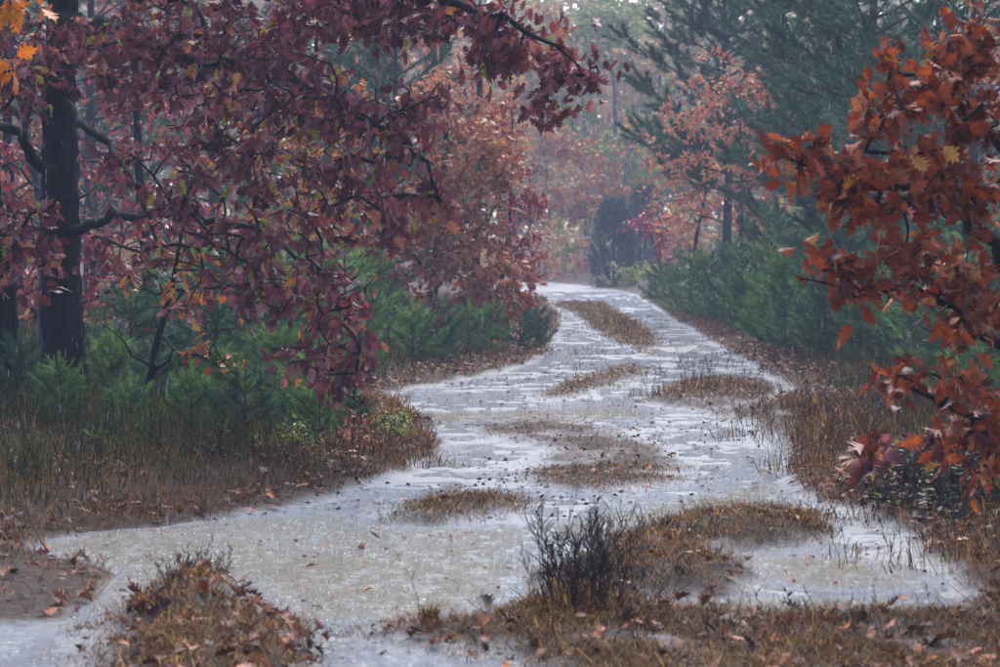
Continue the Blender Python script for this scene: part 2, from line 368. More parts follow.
FAR = [far_leaf(c, f) for c, f in ((0.1, 0.3), (0.4, -0.4), (0.3, 0.8), (-0.2, 0.1))]

def leaf_frames(dirs, rg, up=0.6):
    """leaf basis: d along the blade, n its upper side, s across"""
    d = norm(dirs)
    n = rg.normal(size=d.shape); n[:, 2] += np.asarray(up) * 2
    n = norm(n - (n * d).sum(1, keepdims=True) * d)
    return d, np.cross(n, d), n

def leaves_mesh(pos, d, s, n, L, rnd, shapes, rg):
    Vs, Ts, Rs = [], [], []; off = 0
    which = rg.integers(0, len(shapes), len(pos))
    for k, (sv, st) in enumerate(shapes):
        m = np.where(which == k)[0]
        if not len(m): continue
        Vk = pos[m][:, None] + L[m][:, None, None] * (sv[None, :, 0:1] * d[m][:, None] + sv[None, :, 1:2] * s[m][:, None] + sv[None, :, 2:3] * n[m][:, None])
        Tk = st[None] + (np.arange(len(m)) * len(sv))[:, None, None] + off
        Vs.append(Vk.reshape(-1, 3)); Ts.append(Tk.reshape(-1, 3)); Rs.append(np.repeat(rnd[m], len(sv))); off += len(m) * len(sv)
    return np.concatenate(Vs), np.concatenate(Ts), np.concatenate(Rs)

_leafvar = {}
def leaf_variants(mat, shapes, key):
    if (mat.name, key) not in _leafvar:
        out = []
        for j in range(9):
            q = (j + 0.5) / 9
            for sv, st in shapes:
                out.append((q, mesh_data('leaf', sv, st, mat, {'rnd': np.full(len(sv), q)})))
        _leafvar[(mat.name, key)] = out
    return _leafvar[(mat.name, key)]

def leaf_objects(sel, pos, d, s, n, L, rnd, mat, shapes, key, parent, base, rg, name='leaf'):
    var = leaf_variants(mat, shapes, key); ns = len(shapes)
    res = []
    for i in sel:
        j = min(8, int(rnd[i] * 9)); me = var[j * ns + int(rg.integers(0, ns))][1]
        o = bpy.data.objects.new(name, me); COL.objects.link(o)
        if parent is not None: o.parent = parent
        X = Matrix(((d[i, 0], s[i, 0], n[i, 0], 0), (d[i, 1], s[i, 1], n[i, 1], 0), (d[i, 2], s[i, 2], n[i, 2], 0), (0, 0, 0, 1))) @ Matrix.Diagonal((L[i], L[i], L[i], 1))
        X.translation = Vector(pos[i] - base)
        o.matrix_local = X
        res.append(o)
    return res

# ------------------------------------------------------------------ wood
def tube(pts, rad, sides=6, cap=True, jag=0.0, rg=None):
    pts = np.asarray(pts, float); rad = np.asarray(rad, float)
    t = np.gradient(pts, axis=0); t = norm(t)
    a = np.array([0.31, 0.87, 0.13]); u = norm(np.cross(t, a)); v = np.cross(t, u)
    th = np.linspace(0, 2 * np.pi, sides, endpoint=False)
    rr = rad[:, None] * np.ones(sides)[None]
    if jag: rr = rr * (1 + jag * (rg.random((len(pts), sides)) - 0.5) + jag * 0.6 * np.cos(th * 5)[None])
    V = pts[:, None] + rr[..., None] * (np.cos(th)[None, :, None] * u[:, None] + np.sin(th)[None, :, None] * v[:, None])
    k = len(pts); i = np.arange(k - 1)[:, None] * sides; j = np.arange(sides)[None]; j2 = (j + 1) % sides
    T = np.concatenate([np.stack([i + j, i + j2, i + sides + j2], -1).reshape(-1, 3), np.stack([i + j, i + sides + j2, i + sides + j], -1).reshape(-1, 3)])
    V = V.reshape(-1, 3)
    if cap:
        V = np.concatenate([V, pts[-1:] + t[-1:] * rad[-1]]); c = len(V) - 1
        e = (k - 1) * sides + np.arange(sides)
        T = np.concatenate([T, np.stack([e, (k - 1) * sides + (np.arange(sides) + 1) % sides, np.full(sides, c)], -1)])
    return V, T

def join(parts):
    Vs, Ts, off = [], [], 0
    for V, T in parts:
        Vs.append(V); Ts.append(T + off); off += len(V)
    return np.concatenate(Vs), np.concatenate(Ts)

def resample(pts, rad, step):
    pts = np.asarray(pts, float); rad = np.asarray(rad, float)
    seg = np.linalg.norm(np.diff(pts, axis=0), axis=1); s = np.concatenate([[0], np.cumsum(seg)])
    n = max(3, int(s[-1] / step) + 1); q = np.linspace(0, s[-1], n)
    # smooth cubic-like interpolation through the points
    k = 3 * n; qq = np.linspace(0, s[-1], k)
    X = np.stack([np.interp(qq, s, pts[:, c]) for c in range(3)], 1)
    w = max(3, k // (2 * len(pts))) | 1
    ker = np.ones(w) / w
    Xp = np.pad(X, ((w // 2, w // 2), (0, 0)), 'edge')
    Xs = np.stack([np.convolve(Xp[:, c], ker, 'valid') for c in range(3)], 1)
    Xs[0] = X[0]; Xs[-1] = X[-1]
    return np.stack([np.interp(q, qq, Xs[:, c]) for c in range(3)], 1), np.interp(q, s, rad)

def grow(nodes, nrad, targets, rg, step=0.22, lift=0.15, jit=0.05, tip=0.004, maxdist=None):
    """join every target to the nearest wood; returns twig tubes and tip directions"""
    X = list(map(np.asarray, nodes)); X = np.array(X); R = np.array(nrad, float)
    par = np.full(len(X), -1)
    targets = np.asarray(targets)
    dist = np.min(np.linalg.norm(targets[:, None] - X[None], axis=2), axis=1)
    order = np.argsort(dist)
    paths = []; tipdir = np.zeros_like(targets); ok = np.ones(len(targets), bool)
    cap = len(X) + len(targets) * 14
    buf = np.zeros((cap, 3)); buf[:len(X)] = X; n = len(X)
    load = np.zeros(cap); pr = np.full(cap, -1)
    for ti in order:
        t = targets[ti]
        dd = np.linalg.norm(buf[:n] - t, axis=1) + 0.35 * np.maximum(0, buf[:n, 2] - t[2])
        a = int(np.argmin(dd)); p0 = buf[a]; D = np.linalg.norm(t - p0)
        if maxdist and D > maxdist: ok[ti] = False; continue
        k = min(12, max(2, int(D / step) + 1))
        q = np.linspace(0, 1, k + 1)[1:, None]
        mid = (p0 + t) / 2 + np.array([0, 0, lift * D]) + rg.normal(size=3) * 0.12 * D
        pts = (1 - q) ** 2 * p0 + 2 * q * (1 - q) * mid + q * q * t
        pts[:-1] += rg.normal(size=(k - 1 + 0, 3)) * jit * min(1, D) if k > 1 else 0
        ids = [a]
        for j in range(k):
            if n >= cap: break
            buf[n] = pts[j]; pr[n] = ids[-1]; ids.append(n); n += 1
        paths.append(ids); tipdir[ti] = buf[ids[-1]] - buf[ids[-2]]
        c = ids[-1]
        while c >= 0: load[c] += 1; c = pr[c]
    rad = tip * np.power(np.maximum(load, 1), 0.42)
    rad[:len(R)] = np.minimum(R, rad[:len(R)])
    tubes = []
    for ids in paths:
        r = rad[ids].copy(); r[0] = min(r[0], r[1] * 1.3); r = np.minimum.accumulate(r)
        tubes.append(tube(buf[ids], r, 4 if r[0] < 0.012 else 5, cap=False))
    return tubes, norm(tipdir), ok

def blob_targets(blobs, rg):
    """blobs: (px, py, rx, ry, depth, depth spread, count) -> points spread through crown volumes"""
    out = []
    for px, py, rx, ry, d, ds, c in blobs:
        v = rg.normal(size=(c, 3)); v = norm(v) * (rg.random((c, 1)) ** 0.4)
        for a in v:
            out.append(P(px + a[0] * rx, py + a[1] * ry, d + a[2] * ds))
    return np.array(out)

def broadleaf(name, label, cat, base, trunk, limbs, blobs, mat, bark, leaf_len, per, seed, shapes, single=300, droop=0.5, spread=0.18, group=None,
              targets=None, tip=0.004, rnd_pow=1.0, maxdist=None, bare=0.0, up=0.6, min_px=7.5, lift=0.12):
    rg = np.random.default_rng(seed)
    base = np.asarray(base, float)
    t = thing(name, base, label, cat, group)
    tp, trd = resample(trunk[0], trunk[1], 0.12 if trd_near(base) else 0.3)
    tp[1:-1] += rg.normal(size=(len(tp) - 2, 3)) * 0.006
    if trd_near(base) and trd[0] > 0.15:            # furrowed bark on the thick near trunks
        tp, trd = resample(tp, trd, 0.03); S = 64
        V, T = tube(tp, trd, S)
        th = np.tile(np.arange(S) / S * 22, len(tp)); zz = np.repeat(np.arange(len(tp)) * 0.03, S)
        rid = np.abs(vnoise(th + 40, zz * 3.2 + vnoise(th, zz * 6) * 2) - .5) * 2; rid = rid * .034 + fbm(th * 2, zz * 9, 3) * .02
        V[:len(tp) * S] += norm(V[:len(tp) * S] - np.repeat(tp, S, 0)) * (np.exp(-np.repeat(np.arange(len(tp)) * .03, S) / .16) * (.10 + .07 * np.cos(np.tile(np.arange(S) / S * 2 * np.pi, len(tp)) * 5 + 1)))[:, None]
        c = np.repeat(tp, S, 0); V[:len(c)] += norm(V[:len(c)] - c) * (rid - .012)[:, None]
    else: V, T = tube(tp, trd, 14 if trd_near(base) else 7, True, 0.12 if trd_near(base) else 0.05, rg)
    mesh_obj('trunk', V, T, bark, t, smooth=True, base=base)
    nodes, nr = list(tp), list(trd)
    for lp, lr in limbs:
        lp, lr = resample(lp, lr, 0.15)
        lp[1:-1] += rg.normal(size=(len(lp) - 2, 3)) * 0.022
        V, T = tube(lp, lr * .85, 7, True, 0.3, rg)
        mesh_obj('limb', V, T, bark, t, smooth=True, base=base)
        nodes += list(lp); nr += list(lr)
    tg = blob_targets(blobs, rg) if targets is None else targets
    tubes, td, ok = grow(nodes, nr, tg, rg, tip=tip, maxdist=maxdist, lift=lift)
    V, T = join(tubes); mesh_obj('twigs', V, T, bark, t, kind='stuff', base=base)
    if bare: ok &= rg.random(len(ok)) > bare
    tg, td = tg[ok], td[ok]
    n = len(tg) * per
    if n == 0: return t
    pos = np.repeat(tg, per, 0); dr = np.repeat(td, per, 0)
    back = rg.random((n, 1)) ** 1.5
    pos = pos - dr * back * spread * 1.4 + rg.normal(size=(n, 3)) * spread * 0.16
    out = rg.normal(size=(n, 3)); out -= (out * dr).sum(1, keepdims=True) * dr
    dirs = dr * 0.5 + norm(out) * 0.8; dirs[:, 2] -= droop
    d, s, nn = leaf_frames(dirs, rg, up)
    L = leaf_len * rg.uniform(0.62, 1.15, n)
    rnd = np.clip(np.repeat(rg.random(len(tg)), per) * 0.45 + rg.random(n) * 0.55, 0, 0.999) ** rnd_pow
    px, py, dep = project(pos)
    vis = (px > -5) & (px < 1005) & (py > -5) & (py < 672)
    sel = np.where(vis & (L * F / dep > min_px))[0]
    sel = sel[np.argsort(dep[sel] - L[sel] * 3)][:single]
    rest = np.ones(n, bool); rest[sel] = False
    leaf_objects(sel, pos, d, s, nn, L, rnd, mat, shapes, len(shapes[0][0]), t, base, rg)
    if rest.any():
        V, T, R = leaves_mesh(pos[rest], d[rest], s[rest], nn[rest], L[rest], rnd[rest], shapes, rg)
        mesh_obj('foliage', V, T, mat, t, {'rnd': R}, kind='stuff', base=base)
    return t
def trd_near(b): return b[1] < 30

# ------------------------------------------------------------------ the big maroon oak at the track's left side
b = ground_pt(62, 428, 0.1); D = b[1]
tr_pts = [b, P(63, 410, D), P(62, 330, D), P(61, 240, D), P(60, 150, D), P(58, 80, D), P(62, 10, D), P(70, -80, D), P(85, -220, D)]
tr_rad = [0.27, 0.205, 0.18, 0.165, 0.15, 0.13, 0.115, 0.09, 0.06]
oak_limbs = [
    ([P(60, 100, D), P(100, 140, D - 1), P(150, 200, D - 1.8), P(200, 236, D - 2.6), P(240, 260, D - 3.2), P(300, 300, D - 4)], [0.045, 0.036, 0.03, 0.024, 0.016, 0.008]),
    ([P(60, 180, D), P(40, 168, D - .3), P(22, 135, D - .8), P(-12, 120, D - 1.2)], [0.07, 0.055, 0.05, 0.04]),
    ([P(60, 20, D), P(120, 30, D - 1.2), P(200, 60, D - 2.4), P(280, 75, D - 3.4), P(360, 110, D - 4.2), P(420, 150, D - 4.8), P(440, 200, D - 5)], [0.09, 0.07, 0.055, 0.042, 0.032, 0.02, 0.008]),
    ([P(62, -10, D), P(160, -30, D - 1.5), P(280, -25, D - 3), P(380, -12, D - 4), P(470, 8, D - 4.8), P(530, 30, D - 5), P(575, 62, D - 5.1)], [0.10, 0.075, 0.06, 0.045, 0.03, 0.018, 0.008]),
    ([P(64, -60, D), P(150, -110, D - 1), P(300, -150, D - 2.5), P(400, -160, D - 3)], [0.09, 0.07, 0.05, 0.02]),
    ([P(61, 235, D), P(120, 215, D - 1), P(170, 210, D - 1.6), P(250, 225, D - 2.6), P(330, 280, D - 3.6), P(355, 350, D - 4)], [0.05, 0.04, 0.034, 0.026, 0.016, 0.006]),
]
blobs = [(590, 74, 12, 14, 19.2, .3, 5), (565, 60, 22, 26, 19.2, .4, 11), (545, 96, 24, 24, 19.2, .35, 10), (520, 45, 36, 24, 19.3, .5, 15), (480, 22, 40, 26, 19.5, .6, 20),
         (420, 12, 60, 34, 19.8, .7, 34), (490, 62, 24, 22, 19.4, .4, 10), (360, 10, 70, 40, 20.2, .8, 40), (280, 20, 80, 50, 20.6, .9, 46), (190, 30, 90, 55, 21.5, 1, 56), (90, 50, 80, 38, 22, .9, 38),
         (290, 95, 100, 46, 20, .9, 44), (200, 110, 100, 46, 20.6, .9, 44), (130, 70, 60, 40, 21.4, .8, 24), (380, 115, 60, 40, 19.4, .6, 22), (430, 95, 26, 18, 19.2, .4, 5), (250, 165, 75, 34, 20, .8, 28),
         (340, 175, 66, 44, 19.6, .6, 22), (405, 185, 45, 30, 19.2, .5, 13), (390, 225, 40, 24, 19.2, .5, 8), (300, 235, 80, 44, 19.8, .6, 22), (445, 205, 14, 22, 19.2, .3, 3),
         (265, 285, 64, 44, 19.8, .6, 19), (325, 300, 52, 48, 19.8, .5, 22), (340, 360, 30, 40, 19.6, .4, 12), (300, 350, 40, 32, 20, .5, 9), (360, 395, 10, 18, 19.6, .2, 3),
         (200, 215, 70, 36, 20.6, .7, 16), (180, 275, 60, 40, 21, .7, 9), (110, 255, 50, 30, 22, .7, 7), (20, 85, 36, 30, 22.5, .6, 12), (30, 40, 50, 30, 22.5, .6, 16), (150, 160, 70, 30, 21.4, .7, 14),
         (250, -90, 260, 70, 21, 1.6, 90), (60, -120, 160, 90, 23, 1.6, 45)]
broadleaf('red_oak_tree', 'big black-trunked oak with maroon leaves reaching over the track', 'tree', b, (tr_pts, tr_rad), oak_limbs, blobs, M['maroon'], M['bark'], 0.128, 8, 11, NEAR, droop=1.2, up=0.2, spread=0.26, lift=0.10, tip=0.005)

# a gold-leaved branch of a sapling standing just outside the picture, its tips hanging into the corner
b = ground_pt(-95, 560); D = 14.2
broadleaf('gold_oak_sapling', 'sapling whose few golden orange leaves hang into the upper corner', 'tree', b,
          ([b, P(-100, 300, D), P(-90, 100, D), P(-80, -60, D)], [0.05, 0.042, 0.032, 0.015]), [([P(-92, 120, D), P(-50, 70, D), P(0, 52, D)], [0.018, 0.012, 0.005]), ([P(-88, 60, D), P(-40, 0, D), P(8, -6, D)], [0.018, 0.012, 0.005])],
          [(10, 74, 12, 18, D, .15, 5), (8, 8, 18, 14, D, .15, 6), (30, -4, 12, 8, D, .15, 3), (-60, 40, 60, 90, D, .5, 20)], M['gold'], M['bark'], 0.14, 3, 12, NEAR, droop=0.5, maxdist=2)

# the dark second trunk, the slim grey trunk and the bare sapling
b = ground_pt(4, 436); D = b[1]
broadleaf('dark_oak_tree', 'dark trunk cut by the picture edge beside the big oak', 'tree', b, ([b, P(4, 400, D), P(0, 300, D), P(-12, 200, D), P(-20, 60, D), P(-30, -120, D)], [0.2, 0.15, 0.125, 0.11, 0.09, 0.05]),
          [([P(0, 280, D), P(20, 230, D - .5), P(60, 200, D - 1), P(90, 195, D - 1.4)], [0.03, 0.02, 0.012, 0.005])],
          [(20, 250, 60, 60, D - .6, .8, 40), (-60, 60, 120, 120, D, 1, 50)], M['maroon'], M['bark'], 0.16, 5, 13, NEAR, single=120, bare=0.3)
b = ground_pt(43, 420); D = b[1] + 1.5; b = np.array([P(43, 400, D)[0], D, hz(P(43, 400, D)[0], D) - .05])
broadleaf('slim_grey_tree', 'slim greyish trunk leaning close behind the big oak', 'tree', b, ([b, P(43, 340, D), P(42, 290, D), P(48, 240, D), P(30, 150, D), P(10, 20, D), P(0, -90, D)], [0.07, 0.055, 0.05, 0.045, 0.038, 0.03, 0.02]),
          [([P(46, 250, D), P(70, 200, D - .3), P(110, 180, D - .6)], [0.025, 0.015, 0.005]), ([P(40, 190, D), P(10, 160, D - .4), P(-20, 150, D - .4)], [0.02, 0.012, 0.005])],
          [(30, 200, 80, 70, D - .4, .8, 70), (100, 230, 60, 50, D - .4, .6, 40)], M['maroon'], M['bark_grey'], 0.14, 3, 14, NEAR, single=60, bare=0.75)
b = ground_pt(146, 446); D = b[1]
broadleaf('bare_sapling', 'nearly bare dark sapling forking among the young pines', 'tree', b, ([b, P(148, 385, D), P(156, 340, D), P(170, 300, D), P(178, 250, D), P(184, 205, D)], [0.035, 0.03, 0.026, 0.021, 0.015, 0.008]),
          [([P(150, 372, D), P(175, 350, D - .2), P(200, 355, D - .3), P(235, 368, D - .5)], [0.016, 0.011, 0.008, 0.004]), ([P(162, 320, D), P(185, 290, D - .2), P(215, 275, D - .4)], [0.014, 0.009, 0.004]),
           ([P(150, 365, D), P(125, 340, D - .1), P(95, 318, D)], [0.013, 0.008, 0.004])],
          [(180, 290, 80, 70, D - .2, .5, 60), (210, 370, 50, 25, D - .4, .3, 30)], M['orange'], M['bark'], 0.13, 3, 15, NEAR, single=90, bare=0.7)

# ------------------------------------------------------------------ the rust oak at the right edge
b = ground_pt(1085, 560); D = b[1]
rl = [([P(1060, 330, D), P(1000, 255, D - .6), P(930, 195, D - 1.2), P(860, 180, D - 1.6), P(800, 165, D - 1.8), P(775, 152, D - 1.9)], [0.05, 0.04, 0.026, 0.016, 0.010, 0.005]),
      ([P(1060, 230, D), P(1010, 150, D - .5), P(950, 90, D - 1), P(890, 70, D - 1.4)], [0.045, 0.032, 0.02, 0.006]),
      ([P(1065, 400, D), P(1000, 345, D - .7), P(930, 290, D - 1.3), P(850, 290, D - 1.7), P(800, 278, D - 1.8)], [0.04, 0.03, 0.018, 0.008, 0.004]),
      ([P(1070, 440, D), P(1000, 420, D - .8), P(930, 395, D - 1.2), P(890, 385, D - 1.4)], [0.035, 0.024, 0.014, 0.006])]
rblobs = [(782, 146, 13, 9, 12.2, .15, 3), (812, 150, 20, 12, 12.3, .2, 4), (850, 162, 25, 10, 12.4, .25, 5), (885, 122, 34, 18, 12.6, .3, 9), (920, 92, 40, 22, 12.8, .4, 13), (965, 62, 36, 28, 13, .5, 13), (990, 20, 24, 26, 13, .4, 7),
          (925, 150, 46, 18, 12.7, .35, 13), (985, 120, 26, 24, 13, .4, 9), (845, 194, 34, 10, 12.4, .25, 7), (900, 206, 40, 14, 12.5, .3, 10), (975, 190, 36, 26, 13, .4, 13), (850, 262, 26, 11, 12.3, .2, 7), (900, 252, 40, 14, 12.4, .3, 11),
          (960, 262, 44, 20, 12.8, .4, 13), (872, 288, 22, 8, 12.4, .2, 4), (990, 305, 26, 22, 12.9, .35, 9), (955, 320, 20, 12, 12.7, .25, 4), (915, 380, 36, 12, 12.6, .3, 6), (960, 388, 34, 14, 12.8, .3, 6), (1000, 420, 22, 26, 13, .3, 7),
          (945, 440, 40, 14, 12.9, .3, 4), (985, 466, 28, 18, 13, .3, 4), (1070, 150, 60, 200, 13.6, .8, 50)]
broadleaf('rust_oak_tree', 'oak with large wet rust-coloured leaves crowding in at the picture edge', 'tree', b, ([b, P(1080, 450, D), P(1065, 330, D), P(1060, 200, D), P(1055, 40, D), P(1060, -150, D)], [0.13, 0.10, 0.085, 0.07, 0.05, 0.03]),
          rl, rblobs, M['rust'], M['bark'], 0.118, 8, 21, NEAR, droop=0.6, up=0.3, spread=0.2, rnd_pow=1.0, tip=0.0045)
# low oak seedling with big red-brown leaves, and the dark leafy bush next to it
b = ground_pt(885, 492); D = b[1]
broadleaf('oak_seedling', 'low oak seedling with broad rust leaves at the track edge', 'shrub', b, ([b, P(885, 470, D), P(888, 440, D)], [0.012, 0.01, 0.005]), [], [(885, 462, 38, 22, D - .1, .25, 22), (862, 474, 20, 10, D - .2, .1, 6)], M['rust'], M['bark'], 0.19, 4, 22, NEAR, droop=0.1, spread=0.12, tip=0.003)
b = ground_pt(955, 515); D = b[1]
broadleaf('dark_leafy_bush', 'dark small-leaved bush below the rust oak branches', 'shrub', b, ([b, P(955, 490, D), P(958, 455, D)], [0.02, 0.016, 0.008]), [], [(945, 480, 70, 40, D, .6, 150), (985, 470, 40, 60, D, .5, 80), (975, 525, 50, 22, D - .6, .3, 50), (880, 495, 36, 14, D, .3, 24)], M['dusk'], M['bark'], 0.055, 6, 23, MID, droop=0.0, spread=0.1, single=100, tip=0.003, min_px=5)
b = ground_pt(1000, 500); D = b[1]
broadleaf('maroon_bush', 'maroon bush filling the corner behind the dark bush', 'shrub', b, ([b, P(1000, 480, D), P(1000, 440, D)], [0.02, 0.016, 0.008]), [], [(950, 455, 70, 36, D, .4, 80), (1010, 430, 40, 60, D, .4, 40), (900, 470, 40, 20, D, .3, 22)], M['maroon'], M['bark'], 0.12, 4, 24, NEAR, droop=0.1, spread=0.14, single=150, tip=0.003)

# ------------------------------------------------------------------ mid-distance oaks left of the track
b = ground_pt(430, 352); D = b[1]
broadleaf('russet_oak_tree', 'bushy russet-brown oak on the inside of the bend', 'tree', b, ([b, P(432, 300, D), P(440, 230, D), P(445, 150, D), P(450, 80, D)], [0.09, 0.075, 0.06, 0.04, 0.015]),
          [([P(434, 290, D), P(470, 240, D - .4), P(500, 200, D - .5)], [0.035, 0.022, 0.008]), ([P(434, 280, D), P(400, 240, D - .4), P(385, 200, D - .5)], [0.035, 0.022, 0.008])],
          [(470, 150, 55, 45, D - .3, .9, 70), (450, 215, 70, 45, D - .4, 1, 90), (480, 265, 50, 38, D - .4, .8, 60), (400, 235, 44, 60, D - .2, .8, 40), (495, 300, 40, 18, D - .5, .6, 18), (440, 110, 50, 40, D, .9, 40), (505, 160, 24, 40, D, .6, 20), (415, 300, 40, 30, D - .4, .5, 26), (450, 318, 50, 20, D - .7, .5, 24), (390, 325, 30, 22, D - .6, .4, 14), (500, 322, 30, 14, D - .6, .4, 12)],
          M['russet'], M['bark'], 0.15, 14, 31, MID, spread=0.26)
b = ground_pt(497, 345); D = b[1]
broadleaf('crimson_oak_tree', 'slender crimson oak beside the bend at the russet oak', 'tree', b, ([b, P(497, 300, D), P(508, 240, D), P(512, 170, D), P(512, 110, D)], [0.045, 0.04, 0.03, 0.02, 0.008]),
          [([P(500, 280, D), P(525, 240, D - .2), P(538, 200, D - .2)], [0.016, 0.01, 0.004])],
          [(520, 225, 28, 40, D, .5, 36), (528, 265, 22, 34, D, .4, 24), (515, 160, 28, 40, D, .5, 24), (530, 196, 18, 22, D, .3, 10), (522, 302, 16, 14, D, .3, 9), (500, 130, 30, 30, D, .4, 14)], M['crimson'], M['bark'], 0.13, 6, 32, MID, spread=0.2)
b = ground_pt(475, 333); D = b[1] + 3; b[1] = D
broadleaf('pink_oak_tree', 'pale pinkish orange oak rising behind the russet oak', 'tree', b, ([b, P(475, 250, D), P(478, 170, D), P(480, 60, D), P(480, 0, D)], [0.1, 0.085, 0.07, 0.05, 0.02]), [],
          [(480, 110, 50, 40, D, 1.2, 70), (450, 60, 60, 40, D, 1.2, 50), (520, 110, 22, 40, D, .8, 20), (400, 150, 70, 50, D, 1, 50), (500, 150, 40, 40, D, 1, 40)], M['pink'], M['bark'], 0.14, 9, 33, MID, spread=0.3, single=200)
b = ground_pt(300, 380); D = b[1] + 2; b[1] = D
broadleaf('orange_oak_tree', 'orange and yellow flecked oak glimpsed through the maroon branches', 'tree', b, ([b, P(300, 300, D), P(305, 220, D), P(310, 120, D), P(320, 0, D)], [0.09, 0.08, 0.06, 0.04, 0.015]), [],
          [(310, 190, 80, 60, D, 1.2, 70), (250, 250, 70, 50, D, 1, 40), (340, 250, 50, 50, D, 1, 40), (340, 120, 60, 50, D, 1, 40), (250, 140, 70, 60, D, 1, 40)], M['orange'], M['bark'], 0.13, 7, 34, MID, spread=0.3, single=200)
b = ground_pt(150, 385); D = b[1] + 3; b[1] = D
broadleaf('dusky_red_oak_tree', 'dusky red oak deep in the shade behind the black trunk', 'tree', b, ([b, P(150, 300, D), P(140, 200, D), P(135, 60, D), P(130, -40, D)], [0.09, 0.08, 0.06, 0.04, 0.015]), [],
          [(120, 240, 80, 60, D, 1.2, 60), (40, 270, 80, 50, D, 1, 60), (200, 230, 60, 50, D, 1, 40), (100, 140, 120, 60, D, 1, 70), (20, 180, 60, 60, D, 1, 40), (200, 310, 50, 30, D, .8, 25)], M['crimson'], M['bark'], 0.14, 6, 35, MID, spread=0.3, single=200)
b = ground_pt(20, 390); D = b[1] + 5; b[1] = D
broadleaf('brown_oak_tree', 'brown-leaved oak in the dim wood at the picture edge', 'tree', b, ([b, P(18, 300, D), P(10, 200, D), P(5, 60, D), P(0, -60, D)], [0.1, 0.09, 0.07, 0.05, 0.02]), [],
          [(20, 300, 90, 50, D, 1.2, 60), (0, 180, 90, 70, D, 1.2, 70), (90, 320, 60, 40, D, 1, 30), (-100, 150, 80, 150, D, 1.2, 60)], M['russet'], M['bark'], 0.14, 6, 36, MID, spread=0.3, single=120)

# ------------------------------------------------------------------ pines
def needle_tufts(tips, axes, length, nl, per, width, rg):
    """bottle-brush shoots: needles set round each shoot axis, pointing forward and out"""
    n = len(tips) * per
    ax = np.repeat(norm(axes), per, 0); tp = np.repeat(tips, per, 0); ln = np.repeat(length, per)
    u = rg.random(n)
    p = tp - ax * (ln * u)[:, None]
    out = rg.normal(size=(n, 3)); out = norm(out - (out * ax).sum(1, keepdims=True) * ax)
    ang = np.radians(rg.uniform(22, 62, n) * (0.5 + 0.6 * u))
    d = norm(ax * np.cos(ang)[:, None] + out * np.sin(ang)[:, None])
    d[:, 2] -= 0.05
    L = nl * rg.uniform(0.7, 1.15, n)
    s = norm(np.cross(d, rg.normal(size=(n, 3)))) * (width / 2)
    V = np.stack([p - s, p + s, p + d * L[:, None]], 1).reshape(-1, 3)
    T = np.arange(n * 3).reshape(-1, 3)
    rnd = np.clip(np.repeat(rg.random(len(tips)), per) * 0.8 + rg.random(n) * 0.2, 0, 0.999)
    return V, T, np.repeat(rnd, 3)

def pine_parts(h, spread, rg, whorl=0.4, low=0.12, shoots=5, nl=0.13, tuft=0.28, per=70, width=0.006, conic=0.8, trunk_r=None):
    tr = trunk_r or h * 0.014 + 0.008
    tp = np.stack([np.cumsum(rg.normal(size=9) * 0.012 * h / 3), np.cumsum(rg.normal(size=9) * 0.012 * h / 3), np.linspace(-0.05, h, 9)], 1)
    tp -= tp[0] * np.array([1, 1, 0])
    tpr = np.linspace(tr, 0.008, 9)
    wood = []; tips = []; axs = []
    z = h * low
    while z < h * 0.97:
        f = (z / h - low) / (1 - low)
        R = spread * ((1 - f) ** conic * 0.9 + 0.12) * (0.75 + 0.25 * min(1, f * 6))
        k = int(rg.integers(3, 6)); a0 = rg.random() * 6.28
        c = np.array([np.interp(z, tp[:, 2], tp[:, 0]), np.interp(z, tp[:, 2], tp[:, 1]), z])
        for j in range(k):
            a = a0 + 6.283 * j / k + rg.normal() * 0.35; r = R * rg.uniform(0.6, 1.12)
            rise = (0.10 + 0.75 * f) * rg.uniform(0.6, 1.3)
            q = np.linspace(0, 1, 6)[:, None]
            dirv = np.array([math.cos(a), math.sin(a), 0])
            pts = c + dirv * r * q + np.array([0, 0, 1]) * r * (rise * q + 0.28 * q * q) + rg.normal(size=(6, 3)) * 0.02 * r * q
            wood.append(tube(pts, np.linspace(0.010 + 0.012 * r, 0.004, 6), 4, False))
            tips.append(pts[-1] + norm(pts[-1] - pts[-2]) * tuft * .5); axs.append(pts[-1] - pts[-2] + np.array([0, 0, 0.06 * r]))
            ns = max(1, int(shoots * r / spread + 0.5 + rg.random()))
            for q_ in range(ns):
                u = rg.uniform(0.3, 0.95); i = min(4, int(u * 5)); p0 = pts[i] + (pts[i + 1] - pts[i]) * (u * 5 - i)
                sd = norm(dirv * 0.6 + np.array([-math.sin(a), math.cos(a), 0]) * rg.normal() * 0.9 + np.array([0, 0, rg.uniform(0.05, 0.8)]))
                ll = rg.uniform(0.12, 0.34) * min(1.4, max(0.5, r)) 
                p1 = p0 + sd * ll
                wood.append(tube(np.array([p0, (p0 + p1) / 2 + np.array([0, 0, -0.02]), p1]), [0.006, 0.005, 0.003], 3, False))
                tips.append(p1 + sd * tuft * .4); axs.append(sd + np.array([0, 0, 0.25]))
        z += whorl * rg.uniform(0.75, 1.25)
    tips.append(tp[-1] + np.array([0, 0, tuft * 0.8])); axs.append(np.array([0, 0, 1.0]))
    tips = np.array(tips); axs = np.array(axs)
    ND = needle_tufts(tips, axs, tuft * rg.uniform(0.7, 1.2, len(tips)), nl, per, width, rg)
    return tube(tp, tpr, 8, True), join(wood), ND

